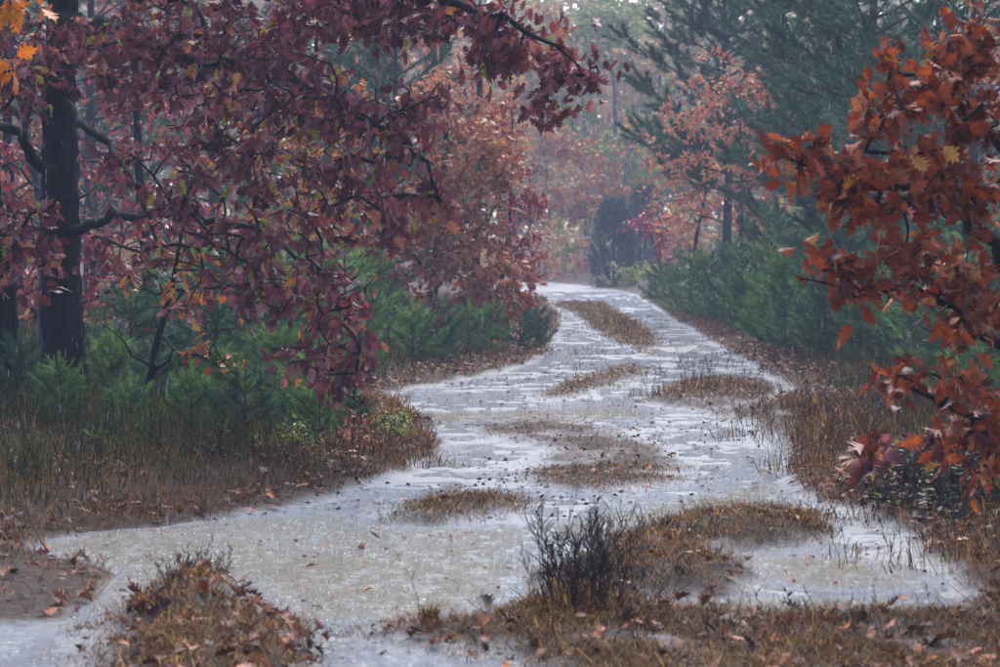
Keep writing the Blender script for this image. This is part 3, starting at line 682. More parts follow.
def pine(name, label, cat, base, h, spread, mat, seed, group=None, **kw):
    rg = np.random.default_rng(seed)
    (tv, tt), (wv, wt), (nv, nt, nr) = pine_parts(h, spread, rg, **kw)
    t = thing(name, base, label, cat, group)
    mesh_obj('trunk', tv, tt, M['bark_pine'], t, smooth=True)
    mesh_obj('branches', wv, wt, M['bark_pine'], t, kind='stuff')
    mesh_obj('needles', nv, nt, mat, t, {'rnd': nr}, kind='stuff')
    return t
def at_ground(px, d):
    x = (px - 500) / F * d; return np.array([x, d, hz(x, d) - 0.03])

pine('pine_tree', 'tall dark pine standing behind the rust oak branches', 'tree', at_ground(872, 41), 8.5, 2.0, M['needle'], 41, whorl=0.30, shoots=15, tuft=0.40, nl=0.16, per=110, width=0.012, conic=0.55)
pine('pine_tree', 'hazy pine rising over the sparse pink oak', 'tree', at_ground(728, 60), 8.5, 2.6, M['needle'], 42, whorl=0.42, shoots=15, tuft=0.5, nl=0.18, per=120, width=0.020, low=0.3, conic=0.6)
pine('pine_tree', 'dense pine behind the rust oak at the picture edge', 'tree', at_ground(975, 37), 6.5, 2.0, M['needle'], 43, whorl=0.34, shoots=13, per=80, tuft=0.4, nl=0.16, width=0.010, conic=0.55)
pine('pine_tree', 'pine topped out above the frame between the two dark pines', 'tree', at_ground(815, 52), 10, 2.1, M['needle'], 44, whorl=0.38, shoots=13, tuft=0.5, nl=0.18, per=100, width=0.017, conic=0.5)
pine('pine_tree', 'green pine seen above the russet oak through the branches', 'tree', at_ground(395, 45), 6.2, 1.6, M['needle'], 45, whorl=0.28, shoots=13, tuft=0.4, nl=0.16, per=70, width=0.010)
for i, (px, d, h, sp, lab) in enumerate([(330, 52, 8, 2.0, 'shadowy pine behind the orange flecked oak'), (215, 50, 8.5, 2.2, 'shadowy pine deep behind the bare sapling'), (90, 48, 9, 2.2, 'shadowy pine deep behind the black oak trunk'), (-20, 46, 9, 2.2, 'shadowy pine at the far picture edge behind the dark trunk')]):
    pine('pine_tree', lab, 'tree', at_ground(px, d), h, sp, M['needle'], 50 + i, 'shadowy pines in the wood', whorl=0.45, shoots=10, per=60, width=0.015, tuft=0.5, nl=0.18, conic=0.5)
# rounded dark cedar at the far bend
def cedar(px, d, h, r, label, seed):
    rg = np.random.default_rng(seed)
    base = at_ground(px, d); t = thing('cedar_tree', base, label, 'tree')
    V, T = tube([(0, 0, -.05), (0, 0, h * .5), (0, 0, h)], [0.06, 0.04, 0.01], 6); mesh_obj('trunk', V, T, M['bark_pine'], t)
    n = 900; z = h * rg.random(n) ** 0.8
    rr = r * np.sqrt(np.clip(1 - ((z / h - 0.25) / 0.8) ** 2, 0.02, 1)) * rg.uniform(0.55, 1.08, n); a = rg.random(n) * 6.283
    tips = np.stack([np.cos(a) * rr, np.sin(a) * rr, z], 1); ax = norm(np.stack([np.cos(a), np.sin(a), 1.0 + rg.random(n)], 1))
    V, T, R = needle_tufts(tips, ax, np.full(n, 0.25), 0.14, 26, 0.02, rg)
    mesh_obj('needles', V, T, M['needle_blue'], t, {'rnd': R}, kind='stuff')
cedar(614, 92, 2.9, 0.85, 'dark rounded cedar standing in the mist at the far bend', 61)
cedar(645, 104, 3.4, 0.8, 'faint cedar half hidden behind the small red maple', 62)

# young pines: five grown once, then copied
protos = []
for i in range(6):
    h = [1.15, 1.4, 0.95, 1.25, 1.6, 0.8][i]
    t = pine('young_pine', 'x', 'shrub', (0, 0, 0), h, h * 0.52, M['needle_bright'] if i % 2 else M['needle'], 70 + i, whorl=0.16, low=0.05, shoots=6, tuft=0.24, nl=0.115, per=64, width=0.0075, conic=0.7)
    protos.append(t)
used = [False] * 6
def young(px, d, k, sc, rot, label, group):
    if used[k]: o = copy_tree(protos[k])
    else: o = protos[k]; used[k] = True
    o.location = at_ground(px, d); o.scale = (sc, sc, sc); o.rotation_euler = (0, 0, rot)
    tag(o, label, 'shrub', group)
    return o
pr = random.Random(9)
g1 = 'young pines along the right verge'
hedge = [(690, 58, .9), (706, 55, 1.0), (722, 53, .9), (736, 50, 1.0), (752, 48, .95), (745, 46, .85), (768, 46, 1.1), (772, 42, 1.0), (790, 43, 1.1), (785, 39.5, .95), (805, 41, 1.15), (812, 37.5, 1.0), (826, 36, .95),
         (830, 40, 1.15), (846, 35.5, 1.0), (858, 38, 1.1), (868, 34.5, .9), (886, 36, 1.05), (900, 34, .9), (912, 31.5, .85), (930, 33, 1.1), (945, 29, .9), (968, 28, 1.0), (985, 25, .95), (1000, 31, 1.2), (672, 62, .8), (700, 62, 1.0), (660, 70, .8)]
for i, (px, d, s) in enumerate(hedge):
    young(px, d, [1, 3, 5, 0, 1, 3, 4, 5][i % 8], s * pr.uniform(.9, 1.15), pr.random() * 6.28, *(
        ('small young pine at the misty far end of the outer verge row', g1 + ', far end') if d > 54 else
        ('green young pine in the middle of the outer verge row below the sparse oak', g1 + ', middle') if d > 42.5 else
        ('bright green young pine in the front of the outer verge row, below the tall pine', g1 + ', front') if px < 878 else
        ('young pine half hidden behind the rust oak leaves', g1 + ', behind the rust oak')))
g2 = 'young pines under the big maroon oak'
for i, (px, d, k, s) in enumerate([(150, 22.5, 2, .62), (88, 24.6, 2, .7), (205, 24.5, 0, .85), (238, 27, 4, .85), (262, 24, 0, .85), (290, 25.5, 1, .75), (185, 28, 1, .95), (225, 30, 4, .9), (320, 26.5, 2, .9), (335, 24, 5, .75), (130, 27, 0, .8), (280, 30, 1, 1.0), (345, 31, 1, 1.0), (110, 24, 5, .7), (190, 21, 5, .6), (245, 20.8, 2, .62), (60, 21.5, 5, .55), (300, 21.6, 5, .7), (345, 21.8, 2, .5), (20, 22.5, 0, .5), (275, 22.6, 3, .6), (130, 20.6, 5, .5), (320, 21, 5, .55), (215, 21.8, 3, .5)]):
    young(px, d, k, s, pr.random() * 6.28, ['small tufted dark pine seedling at the foot of the bare sapling', 'low pine seedling touching the foot of the black oak trunk'][i] if i < 2 else ('ankle-high pine seedling in the dry grass before the maroon oak' if d < 23 else 'soft green young pine in the undergrowth under the maroon oak' if d < 26.6 else 'taller young pine in the shade behind the hanging maroon branch'), g2 + (', front' if d < 23 else ', middle' if d < 26.6 else ', back'))
g3 = 'young pines under the russet oak'
for i, (px, d, k, s) in enumerate([(388, 36, 0, .7), (412, 34.5, 5, .8), (436, 35, 2, .75), (492, 38, 3, .5), (520, 40, 2, .7), (536, 41.5, 0, .5), (372, 39, 4, .7), (468, 37.5, 5, .75)]):
    young(px, d, k, s, pr.random() * 6.28, 'young pine huddled at the base of the russet oak' if px < 480 else 'young pine at the foot of the crimson oak, close to the bend', g3 + (', russet' if px < 480 else ', crimson'))

# ------------------------------------------------------------------ mid and far trees
def wild_tree(name, label, cat, px, d, top_py, rpx, mat, seed, n_t=90, per=26, leaf=0.16, crown_low=0.35, shapes=FAR, group=None, bark='bark_grey', single=0):
    """free-standing broadleaf: trunk, limbs spread through an uneven crown"""
    rg = np.random.default_rng(seed)
    b = at_ground(px, d); h = P(px, top_py, d)[2]; R = rpx / F * d * 1.15
    lobes = [np.array([rg.normal() * R * .45, rg.normal() * R * .45, h * (crown_low + (1 - crown_low) * rg.uniform(.2, .85))]) for _ in range(9)]
    tg = []
    for i in range(n_t):
        L = lobes[i % 9]; v = norm(rg.normal(size=3)) * rg.random() ** .4 * R * .55
        q = b + L + v * np.array([1, 1, 0.9])
        tg.append([q[0], q[1], min(max(q[2], b[2] + h * crown_low * .7), b[2] + h)])
    tp = [b, b + [rg.normal() * .1, 0, h * .3], b + [rg.normal() * .2, 0, h * .6], b + [rg.normal() * .25, 0, h * .88]]
    r0 = 0.015 + h * 0.009
    return broadleaf(name, label, cat, b, (tp, [r0, r0 * .8, r0 * .55, 0.02]), [], [], mat, M[bark], leaf, per, seed, shapes, single=single, spread=0.16 + R * .12, targets=np.array(tg), tip=0.0035, group=group, droop=0.3)

wild_tree('sparse_oak_tree', 'thin oak with scattered pink and orange leaves and dark stem', 'tree', 742, 55, 60, 80, M['pink'], 81, n_t=230, per=10, leaf=0.17, shapes=MID, crown_low=0.3, single=250, bark='bark')
wild_tree('sparse_oak_tree', 'second thin pinkish oak standing nearer the mist', 'tree', 700, 64, 110, 55, M['pink'], 82, n_t=190, per=10, leaf=0.17, shapes=MID, crown_low=0.2, single=150, bark='bark')
wild_tree('red_maple_tree', 'little rosy red maple at the edge of the mist', 'tree', 660, 70, 195, 28, M['crimson'], 83, n_t=50, per=10, leaf=0.13, crown_low=0.3)
wild_tree('tan_bush', 'small pale bush on the verge before the faint cedar', 'shrub', 634, 88, 264, 18, M['olive'], 84, n_t=50, per=14, leaf=0.1, crown_low=0.05)
wild_tree('tan_bush', 'yellow-green bush on the verge right of the dark cedar', 'shrub', 664, 76, 266, 22, M['olive'], 85, n_t=50, per=14, leaf=0.1, crown_low=0.05)
wild_tree('tan_bush', 'low russet bush where the track fades out', 'shrub', 575, 100, 258, 20, M['russet'], 86, n_t=40, per=12, leaf=0.1, crown_low=0.05)
wild_tree('far_oak_tree', 'far orange oak above the cedar in the mist', 'tree', 585, 112, 135, 48, M['orange'], 87, n_t=110, per=26, leaf=0.2, crown_low=0.25)
wild_tree('far_oak_tree', 'far olive oak near the track end in the mist', 'tree', 632, 118, 120, 44, M['olive'], 88, n_t=110, per=24, leaf=0.2, crown_low=0.3)
wild_tree('far_oak_tree', 'far pale oak behind the crimson leaves in the mist', 'tree', 545, 116, 110, 46, M['tan'], 89, n_t=100, per=22, leaf=0.2, crown_low=0.2)
far = [(515, 128, -10, 'tan', 'tall tan tree far off behind the overhanging branch tip'), (560, 135, -25, 'olive', 'tall olive tree far off under the branch tip'), (615, 132, -14, 'olive', 'tall green-gold tree in the middle of the far wood'), (660, 128, -30, 'tan', 'tall tan tree far off left of the hazy pine'),
       (590, 150, -30, 'tan', 'pale tree top just below the strip of sky'), (640, 155, -22, 'orange', 'orange-brown tree top on the far skyline'), (690, 140, -10, 'olive', 'greenish tree top far behind the hazy pine'), (470, 125, -10, 'tan', 'straw-coloured far tree above the russet oak'), (720, 125, -30, 'olive', 'olive far tree behind the hazy pine'),
       (770, 110, -30, 'tan', 'tan far tree behind the tall dark pine'), (830, 105, -30, 'olive', 'olive far tree glimpsed beside the tall dark pine'), (900, 100, -30, 'olive', 'greenish far tree behind the rust leaves'), (420, 115, -30, 'tan', 'tan far tree behind the green pine'), (360, 105, -30, 'pink', 'pink far tree behind the maroon foliage'),
       (290, 100, -40, 'russet', 'russet far tree hidden deep behind the maroon foliage'), (200, 95, -40, 'tan', 'tan far tree deep behind the bare sapling'), (100, 90, -40, 'russet', 'russet far tree behind the black trunk'), (0, 90, -40, 'tan', 'tan far tree at the dim picture edge'), (980, 95, -30, 'tan', 'tan far tree behind the rust oak edge'), (535, 165, -15, 'olive', 'faint grey-green tree on the skyline at the overhang')]
for i, (px, d, top, mt, lab) in enumerate(far):
    wild_tree('far_tree', lab, 'tree', px, d, top, 52 + 6 * (i % 3), M[mt], 100 + i, n_t=170, per=34, leaf=0.26, crown_low=0.08, group='trees in the far wood')

# brush closing the foot of the far wood
brush = [(500, 96, 225, 40, 'russet', 'low russet thicket at the misty foot of the crimson oak'), (540, 104, 222, 40, 'tan', 'low tan thicket in the mist where the track ends'), (570, 118, 225, 40, 'olive', 'olive thicket in the mist left of the cedar'),
         (630, 122, 215, 40, 'tan', 'tan thicket in the mist behind the cedar'), (680, 98, 225, 40, 'pink', 'pinkish thicket in the mist behind the red maple'), (725, 90, 215, 45, 'olive', 'olive thicket below the sparse oaks'), (770, 84, 205, 50, 'tan', 'tan thicket beyond the young pine row'),
         (830, 80, 190, 50, 'olive', 'olive thicket beyond the tall dark pine'), (900, 76, 190, 50, 'russet', 'russet thicket beyond the rust oak'), (450, 88, 225, 45, 'tan', 'tan thicket behind the russet oak'), (380, 80, 215, 50, 'russet', 'russet thicket behind the green pine'),
         (300, 74, 205, 50, 'olive', 'olive thicket deep behind the orange oak'), (210, 72, 200, 50, 'russet', 'russet thicket deep behind the bare sapling'), (120, 70, 195, 50, 'tan', 'tan thicket deep behind the black trunk'), (30, 68, 190, 50, 'russet', 'russet thicket at the dim picture edge')]
for i, (px, d, top, r_, mt, lab) in enumerate(brush):
    wild_tree('thicket', lab, 'shrub', px, d, top, r_, M[mt], 160 + i, n_t=110, per=16, leaf=0.14, crown_low=0.03, group='thickets at the foot of the far wood')

# far-off wood beyond, one mass
def far_wood():
    rg = np.random.default_rng(140)
    n = 90000
    y = rg.uniform(165, 215, n); x = rg.uniform(-0.45, 0.45, n) * y
    top = 16 + 3 * (fbm(x * 0.09, y * 0.09, 3) + 0.5)
    z = top * rg.random(n) ** np.where(rg.random(n) < .5, .5, 1.1)
    d, s, nn = leaf_frames(rg.normal(size=(n, 3)), rg, 0.4)
    V, T, R = leaves_mesh(np.stack([x, y, z], 1), d, s, nn, rg.uniform(.5, 1.1, n), np.clip(fbm(x * .15, y * .1, 2) + .5 + rg.normal(size=n) * .12, 0, .999), FAR, rg)
    mesh_obj('far_wood', V, T, M['far_wood'], None, {'rnd': R}, kind='stuff')['label'] = 'far-off autumn wood fading into the rain haze'
M['far_wood'] = leaf_mat('far_autumn_leaf', [(0.2, (0.14, 0.17, 0.07, 1)), (0.45, (0.36, 0.28, 0.12, 1)), (0.65, (0.46, 0.26, 0.13, 1)), (0.9, (0.42, 0.38, 0.14, 1))])  # autumn tones paled, part of the far mist is in the colour
far_wood()

# ------------------------------------------------------------------ grass and undergrowth
def blades(x, y, h, w, lean, rnd, rg, z=None):
    n = len(x)
    if z is None: z = plan(x, y)[2]
    a = rg.random(n) * 6.283; la = rg.random(n) * 6.283
    s = np.stack([np.cos(a), np.sin(a), np.zeros(n)], 1) * (w / 2)[:, None]
    l = np.stack([np.cos(la), np.sin(la), np.zeros(n)], 1) * (lean * h)[:, None]
    p0 = np.stack([x, y, z - 0.01], 1); p1 = p0 + l * .35 + np.array([0, 0, .6]) * h[:, None]; p2 = p0 + l + np.stack([np.zeros(n), np.zeros(n), h * (1 - .35 * np.minimum(lean, 1.6))], 1)
    V = np.stack([p0 - s, p0 + s, p1 - s * .75, p1 + s * .75, p2], 1).reshape(-1, 3)
    T = (np.array([(0, 1, 3), (0, 3, 2), (2, 3, 4)])[None] + (np.arange(n) * 5)[:, None, None]).reshape(-1, 3)
    return V, T, np.repeat(rnd, 5)
def scatter(n, rg, y0, y1, pxl=-80, pxr=1080):
    """ground points spread evenly by area over the strip in view and a little beyond"""
    y = np.sqrt(rg.uniform(y0 * y0, y1 * y1, n)); x = rg.uniform((pxl - 500) / F, (pxr - 500) / F, n) * y
    return x, y
rg = np.random.default_rng(200)
VV = []
# verge grass, thick near the track, thinning into the wood; also on the islands
xa, ya = scatter(520000, rg, 8.6, 27); xb, yb = scatter(330000, rg, 27, 75); x = np.concatenate([xa, xb]); y = np.concatenate([ya, yb])
sd, il, z = plan(x, y)
tr = sdf(TRACK, x, y)
clump = fbm(x * 1.7, y * 1.2, 3) + .5
pro = np.where(sd < 0.5, np.clip(0.16 + 0.95 * np.exp(tr / .7), 0, 1) * sstep(.15, .42, clump) * (1 - .82 * sstep(-.3, .25, sdf(MUD, x, y))), 0)
keep = rg.random(len(x)) < pro * np.where(y < 28, 0.30, 0.45)
x1, y1, z1, c1 = x[keep], y[keep], z[keep], clump[keep]
hh = rg.uniform(.03, .13, len(x1)) * (0.6 + c1) * np.where(rg.random(len(x1)) < .10, 2.2, 1)
VV.append(blades(x1, y1, hh, rg.uniform(.003, .006, len(x1)) * np.clip(y1 / 18, .8, 2.5), rg.uniform(.5, 2.2, len(x1)), np.clip(rg.random(len(x1)) * .6 + c1 * .35, 0, .999), rg, z1))
# islands
xa, ya = scatter(330000, rg, 8.6, 20); xb, yb = scatter(620000, rg, 20, 70); x = np.concatenate([xa, xb]); y = np.concatenate([ya, yb])
sd, il, z = plan(x, y)
weak = sdf(ISLE['centre_patch'][0], x, y) > -.2
keep = (il > .03) & (rg.random(len(x)) < il * np.where(weak, .5, .9 * sstep(.2, .42, fbm(x * 3, y * 2.2, 3) + .5)))
x1, y1, z1 = x[keep], y[keep], z[keep]
hh = rg.uniform(.02, .09, len(x1)) * np.where(weak[keep], .65, 1) * np.where(rg.random(len(x1)) < .08, 2.2, 1)
VV.append(blades(x1, y1, hh, rg.uniform(.0025, .005, len(x1)) * np.clip(y1 / 18, .8, 2.5), rg.uniform(.6, 2.4, len(x1)), np.clip(rg.random(len(x1)) ** 1.2, 0, .999), rg, z1))
V, T = join([(a, b_) for a, b_, c in VV]); R = np.concatenate([c for a, b_, c in VV])
mesh_obj('dry_grass', V, T, M['dry_grass'], None, {'rnd': R}, kind='stuff')['label'] = 'short dry orange-brown grass on verges and track islands'
# greenish taller undergrowth in the wood
x, y = scatter(300000, rg, 14, 60)
sd, il, z = plan(x, y); tr = sdf(TRACK, x, y); cl = fbm(x * .9 + 30, y * .7, 3) + .5
keep = (tr < -.22) & (rg.random(len(x)) < sstep(.2, .5, cl) * np.where(y < 26, 1, np.where(y < 38, .5, .2))) 
x1, y1, z1 = x[keep], y[keep], z[keep]; t1 = tr[keep]
hh = rg.uniform(.1, .42, len(x1)) * sstep(0.1, 1.6, -t1) + .05
V, T, R = blades(x1, y1, hh, rg.uniform(.004, .009, len(x1)) * np.clip(y1 / 20, .8, 2), rg.uniform(.1, .8, len(x1)), np.clip(rg.random(len(x1)), 0, .999), rg, z1)
mesh_obj('undergrowth', V, T, M['green_grass'], None, {'rnd': R}, kind='stuff')['label'] = 'tangled green and tan undergrowth below the trees'

for i, (px, py, rx, ry, mt, lab) in enumerate([(25, 462, 60, 26, 'dusk', 'low dark shrub below the cut-off dark trunk'), (120, 458, 50, 22, 'olive', 'low olive shrub in front of the bare sapling'), (215, 462, 50, 24, 'dusk', 'low dark shrub on the verge left of the hanging branch'),
                                            (290, 452, 40, 24, 'olive', 'low olive shrub below the hanging maroon branch'), (352, 446, 30, 24, 'russet', 'low russet shrub at the verge point'), (395, 432, 22, 18, 'olive', 'small olive shrub at the tip of the verge point')]):
    b = ground_pt(px, py + 12); D = b[1]
    broadleaf('verge_shrub', lab, 'shrub', b, ([b, P(px, py, D), P(px, py - ry, D)], [.008, .006, .003]), [], [(px, py - ry * .5, rx, ry, D, .5, 60)], M[mt], M['bark'], .045, 5, 330 + i, MID, droop=0, spread=.12, single=0, tip=.0018, lift=-.1)
# weeds with dead stalks: each stalk a part
def weed(name, label, px, py, n, h, r, seed, mat='dark_stalk', bladen=200, group=None, tall=None, side=5):
    rg = np.random.default_rng(seed); x, y = G(px, py); b = np.array([x, y, hz(x, y)]); t = thing(name, b, label, 'weed', group)
    for i in range(n):
        a = rg.random() * 6.283; q = rg.random() ** .6 * r; bx, by = x + math.cos(a) * q * 1.3, y + math.sin(a) * q
        p = np.array([bx, by, hz(bx, by) - .02]); H = h * rg.uniform(.5, 1.1); ln = np.array([math.cos(a), math.sin(a), 0]) * rg.uniform(0, .32) * H + np.array([rg.normal() * .16 * H, 0, 0])
        k = np.linspace(0, 1, 5)[:, None]; pts = p + ln * k ** 1.5 + np.array([0, 0, H]) * k + rg.normal(size=(5, 3)) * .006
        parts = [tube(pts, np.linspace(.0024, .0009, 5), 3)]
        for j in range(side):
            u = rg.uniform(.35, .98); i0 = min(3, int(u * 4)); q0 = pts[i0] + (pts[i0 + 1] - pts[i0]) * (u * 4 - i0)
            e = q0 + np.array([rg.normal() * .03, rg.normal() * .03, rg.uniform(.03, .08)]) * (H / .4)
            parts.append(tube([q0, (q0 + e) / 2, e], [.0013, .0026, .0008], 3))
        V, T = join(parts)
        mesh_obj('stalk', V, T, M[mat], t, {'rnd': np.full(len(V), rg.random())}, base=b)
    if bladen:
        a = rg.random(bladen) * 6.283; q = rg.random(bladen) ** .6 * r * 1.2
        V, T, R = blades(x + np.cos(a) * q * 1.3, y + np.sin(a) * q, rg.uniform(.06, .2, bladen) * h / .4, rg.uniform(.004, .008, bladen), rg.uniform(.2, 1.2, bladen), np.clip(rg.random(bladen), 0, .999), rg)
        mesh_obj('blades', V, T, M['dry_grass'], t, {'rnd': R}, kind='stuff', base=b)
    return t
weed('dead_weed', 'tallest dark bushy dead weed standing before the near puddle', 580, 628, 90, .42, .15, 301, side=8)
weed('dead_weed', 'dead weed leaning from the edge of the near right mound', 632, 600, 16, .24, .14, 302, side=6)
weed('dead_weed', 'dark spiky weed crowning the leafy near left mound', 190, 605, 26, .18, .16, 303)
weed('dead_weed', 'thin spikes beside the leafy near left mound', 160, 625, 8, .22, .08, 304, bladen=60)
weed('dead_weed', 'tuft of dark seed stalks on the grassy point in mid track', 700, 395, 40, .42, .5, 305, bladen=500)
weed('dead_weed', 'dark weed on the crest of the near right mound', 665, 545, 22, .16, .2, 306)
weed('green_weed', 'single bent reed over a low green tuft in the near water', 430, 632, 1, .3, .02, 307, bladen=160, side=1)
weed('tall_weed', 'straggly tall weed at the verge of the right shelf', 812, 470, 26, .5, .25, 308, side=7)
weed('tall_weed', 'straggly weeds below the young pines on the right verge', 845, 438, 60, .5, .7, 309, side=7, bladen=300)
weed('tall_weed', 'brown straggly weed thicket behind the oak seedling', 905, 450, 60, .6, .55, 310, side=7, bladen=300)
weed('dead_weed', 'row of thin dark stalks in the near grass strip', 850, 640, 22, .16, .7, 311, bladen=300)
weed('dead_weed', 'sparse dark stalks at the corner of the near strip', 720, 655, 22, .16, .5, 312, bladen=300)
weed('tall_weed', 'leggy dead weeds on the verge under the maroon oak', 300, 470, 22, .45, .5, 313, side=6, bladen=200)
weed('tall_weed', 'leggy dead weeds at the verge point beside the track', 385, 462, 18, .35, .35, 314, side=6, bladen=400)
weed('tall_weed', 'leggy dead weeds below the black oak trunk', 110, 480, 20, .4, .5, 315, side=6, bladen=200)
weed('tall_weed', 'dark stalks leaning out of the corner under the dark bush', 960, 560, 40, .35, .5, 317, side=6, bladen=300)
weed('tall_weed', 'thin weeds along the outer edge of the right pool', 900, 520, 26, .3, .4, 318, side=6, bladen=200)
weed('grass_tuft', 'pale dry grass tuft in the wet pool on the right', 790, 532, 4, .14, .16, 316, mat='dry_grass', bladen=500)

# ------------------------------------------------------------------ fallen leaves
def litter():
    rg = np.random.default_rng(400)
    def area(x, y):
        sd, il, z = plan(x, y); tr = sdf(TRACK, x, y)
        return sd, il, z, tr
    x, y = scatter(80000, rg, 8.8, 45)
    sd, il, z, tr = area(x, y)
    c = fbm(x * 1.5 + 7, y * 1.1, 3) + .5
    mound = sdf(ISLE['near_left_mound'][0], x, y) > -.1
    strip = sdf(ISLE['near_strip'][0], x, y) > -.05
    pr_ = np.where(sd < .5, .55 * sstep(.3, .6, c), np.where(il > .4, .30, .05))
    pr_ = pr_ * (1 - .6 * (sdf(MUD, x, y) > -.1))
    pr_ = np.where(mound, .55, np.where(strip, .4, pr_))
    k = rg.random(len(x)) < pr_
    x, y, z, sd, il, mound, strip, tr = (v[k] for v in (x, y, z, sd, il, mound, strip, tr))
    n = len(x)
    dirs = rg.normal(size=(n, 3)); dirs[:, 2] *= .18
    wet = (sd > .5) & (il < .4); dirs[wet, 2] *= .15
    d, s, nn = leaf_frames(dirs, rg, np.where(wet, 9, 1.8))
    L = rg.uniform(.045, .115, n) * np.where((il > .4) & (y > 13.5), .6, 1) * np.where(wet, .75, 1)
    pos = np.stack([x, y, np.maximum(z, WATER_Z) + rg.uniform(.006, .05, n) * np.where((sd > .5) & (il < .3), .25, 1)], 1)
    rnd = rg.random(n)
    px, py, dep = project(pos)
    vis = np.where((px > 2) & (px < 998) & (py < 662))[0]
    order = vis[np.argsort(-(L[vis] / dep[vis]))]
    pools = [('fallen leaves on the near left mound', 'russet oak leaf lying on the leafy near left mound', mound, 80),
             ('fallen leaves in the near grass strip', 'brown oak leaf lying in the grass strip nearest the viewer', strip & ~mound, 90),
             ('fallen leaves on the wet track', 'dark oak leaf stuck to the open wet track', (sd > .5) & (il < .4) & ~mound & ~strip, 55),
             ('fallen leaves along the verges', 'curled brown oak leaf lying in the dry grass of the verge', (sd <= .5) & ~mound & ~strip, 75)]
    taken = np.zeros(n, bool)
    for grp, lab, m, cnt in pools:
        sel = [i for i in order if m[i] and not taken[i]][:cnt]; taken[sel] = True
        for o in leaf_objects(sel, pos, d, s, nn, L, rnd, M['litter'], NEAR, 'litter', None, np.zeros(3), rg, 'fallen_leaf'): tag(o, lab, 'leaf', grp)
    r = ~taken
    near = r & (y < 14); fr = r & ~near
    A = leaves_mesh(pos[near], d[near], s[near], nn[near], L[near], rnd[near], NEAR, rg); B = leaves_mesh(pos[fr], d[fr], s[fr], nn[fr], L[fr], rnd[fr], MID, rg)
    V, T = join([A[:2], B[:2]])
    mesh_obj('leaf_litter', V, T, M['litter'], None, {'rnd': np.concatenate([A[2], B[2]])}, kind='stuff')['label'] = 'fallen oak leaves strewn over verges and islands'
litter()
def debris():
    rg = np.random.default_rng(420)
    x, y = scatter(90000, rg, 9.5, 60); sd, il, z = plan(x, y)
    k = (sd > .5) & (il < .5) & (z > WATER_Z - .012) & (rg.random(len(x)) < .75 * sstep(.42, .72, fbm(x * 1.6 + 3, y * .8, 4) + .5)); x, y, z = x[k], y[k], z[k]; n = len(x)
    dirs = rg.normal(size=(n, 3)); dirs[:, 2] *= .1
    d, s, nn = leaf_frames(dirs, rg, 2)
    V, T, R = leaves_mesh(np.stack([x, y, np.maximum(z, WATER_Z) + .004], 1), d, s, nn, rg.uniform(.012, .05, n), rg.random(n) * .6, FAR, rg)
    mesh_obj('track_debris', V, T, M['litter'], None, {'rnd': R}, kind='stuff')['label'] = 'bits of leaf and twig washed over the wet track'
debris()

# ------------------------------------------------------------------ rain: drops in the air and splashes on the water
def rain_mat():
    m, nt, bs, out = new_mat('rain_drop')
    bs.inputs['Base Color'].default_value = (0.90, 0.90, 0.88, 1); bs.inputs['Roughness'].default_value = 0.1
    bs.inputs['Transmission Weight'].default_value = 0.15; bs.inputs['IOR'].default_value = 1.33
    return m
M['rain'] = rain_mat()
def drops(name, pos, rad, length, label):
    n = len(pos)
    o = np.array([(1, 0, .35), (-.5, .87, .35), (-.5, -.87, .35), (0, 0, 0), (0, 0, 1)], float)
    V = pos[:, None] + o[None] * np.stack([rad, rad, length], 1)[:, None]
    T = np.array([(0, 1, 4), (1, 2, 4), (2, 0, 4), (1, 0, 3), (2, 1, 3), (0, 2, 3)])[None] + (np.arange(n) * 5)[:, None, None]
    ob = mesh_obj(name, V.reshape(-1, 3), T.reshape(-1, 3), M['rain'], kind='stuff'); ob['label'] = label
rg = np.random.default_rng(500)
n = 9000
y = 7 + 68 * rg.random(n) ** .62; x = rg.uniform(-.24, .24, n) * y; z = rg.uniform(0.05, 1, n) * (1.65 + .1 * y)
drops('falling_rain', np.stack([x, y, z], 1), rg.uniform(.0006, .0012, n) * np.clip(y / 20, .7, 2.2), rg.uniform(.03, .06, n), 'rain drops falling through the air')
x, y = scatter(60000, rg, 10, 34); sd, il, z = plan(x, y)
k = (sd > .6) & (il < .2) & (z < WATER_Z + .004); k &= rg.random(len(x)) < np.where(sdf(PUDDLE, x, y) > 0, .3, .12) * sstep(.25, .65, fbm(x * 2, y * 1.2, 3) + .5) * 1.4
x, y = x[k], y[k]; n = len(x)
drops('rain_splash', np.stack([x, y, np.full(n, WATER_Z - .002)], 1), rg.uniform(.002, .006, n), rg.uniform(.004, .012, n) * np.where(rg.random(n) < .08, 2.2, 1), 'splashes thrown up by rain on the standing water')

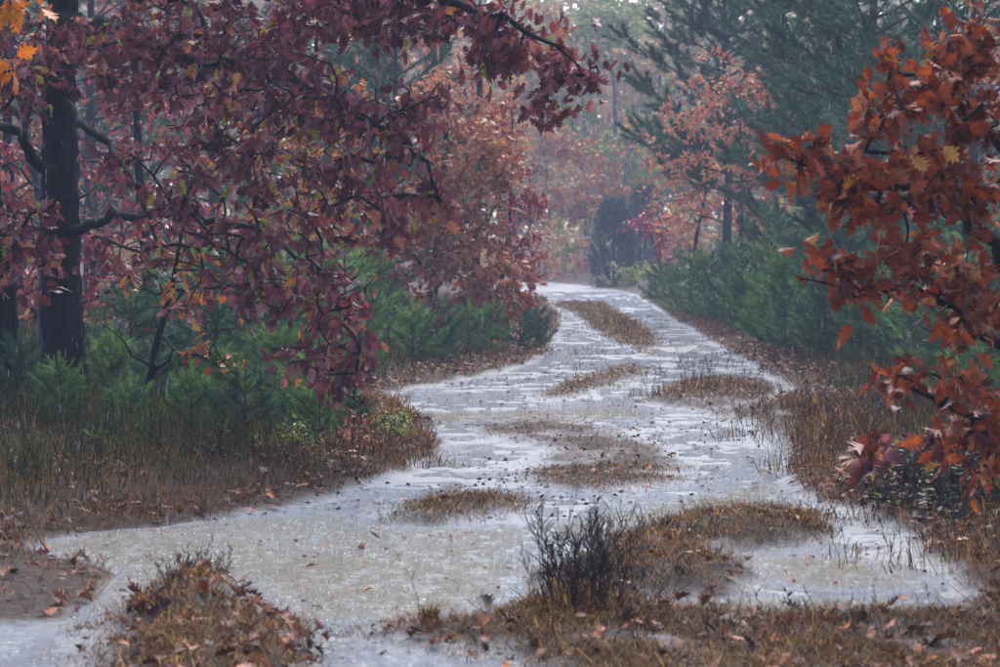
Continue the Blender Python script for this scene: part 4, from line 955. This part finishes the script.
def rings():
    rg = np.random.default_rng(520)
    x, y = scatter(7000, rg, 10, 26); sd, il, z = plan(x, y)
    k = (sd > .6) & (il < .2) & (z < WATER_Z - .006); x, y = x[k], y[k]; n = len(x)
    th = np.linspace(0, 2 * np.pi, 11, endpoint=False); S = 11
    R = rg.uniform(.012, .055, n); w = R * .22 + .002; hgt = rg.uniform(.0008, .0024, n)
    V = []
    for dr, up in ((-1, 0), (0, 1), (1, 0)):
        rr = R + dr * w
        V.append(np.stack([x[:, None] + rr[:, None] * np.cos(th), y[:, None] + rr[:, None] * np.sin(th), np.repeat((WATER_Z - .0005 + up * hgt)[:, None], S, 1)], -1))
    V = np.stack(V, 1).reshape(-1, 3)
    j = np.arange(S); j2 = (j + 1) % S; T = []
    for a in (0, S): T += [np.stack([a + j, a + j2, a + S + j2], -1), np.stack([a + j, a + S + j2, a + S + j], -1)]
    T = (np.concatenate(T)[None] + (np.arange(n) * 3 * S)[:, None, None]).reshape(-1, 3)
    mesh_obj('ripple_ring', V, T, water.data.materials[0], None, {'depth': np.full(len(V), .6)}, smooth=True, kind='stuff')['label'] = 'ring ripples spreading where rain hits the water'
rings()

# ------------------------------------------------------------------ the rainy air
hm = bpy.data.materials.new('rain_haze'); hm.use_nodes = True; hn = hm.node_tree; hn.nodes.clear()
ho = hn.nodes.new('ShaderNodeOutputMaterial'); hv = hn.nodes.new('ShaderNodeVolumePrincipled')
hv.inputs['Color'].default_value = (0.74, 0.80, 1.0, 1); hv.inputs['Density'].default_value = 0.0012; hv.inputs['Anisotropy'].default_value = 0.0
hn.links.new(hv.outputs[0], ho.inputs['Volume'])
hm.cycles.homogeneous_volume = True
x0, x1, y0, y1, z0, z1 = -270, 270, -70, 430, -1.6, 20
V = [(x, y, z) for z in (z0, z1) for y in (y0, y1) for x in (x0, x1)]
mesh_obj('haze', V, np.array([(0, 2, 3, 1), (4, 5, 7, 6), (0, 1, 5, 4), (2, 6, 7, 3), (0, 4, 6, 2), (1, 3, 7, 5)]), hm, kind='stuff')['label'] = 'pale rain haze filling the air of the wood'
tris = sum(len(m.loops) - 2 * len(m.polygons) for m in bpy.data.meshes)
print('TRIS', tris, 'OBJECTS', len(scene.objects))
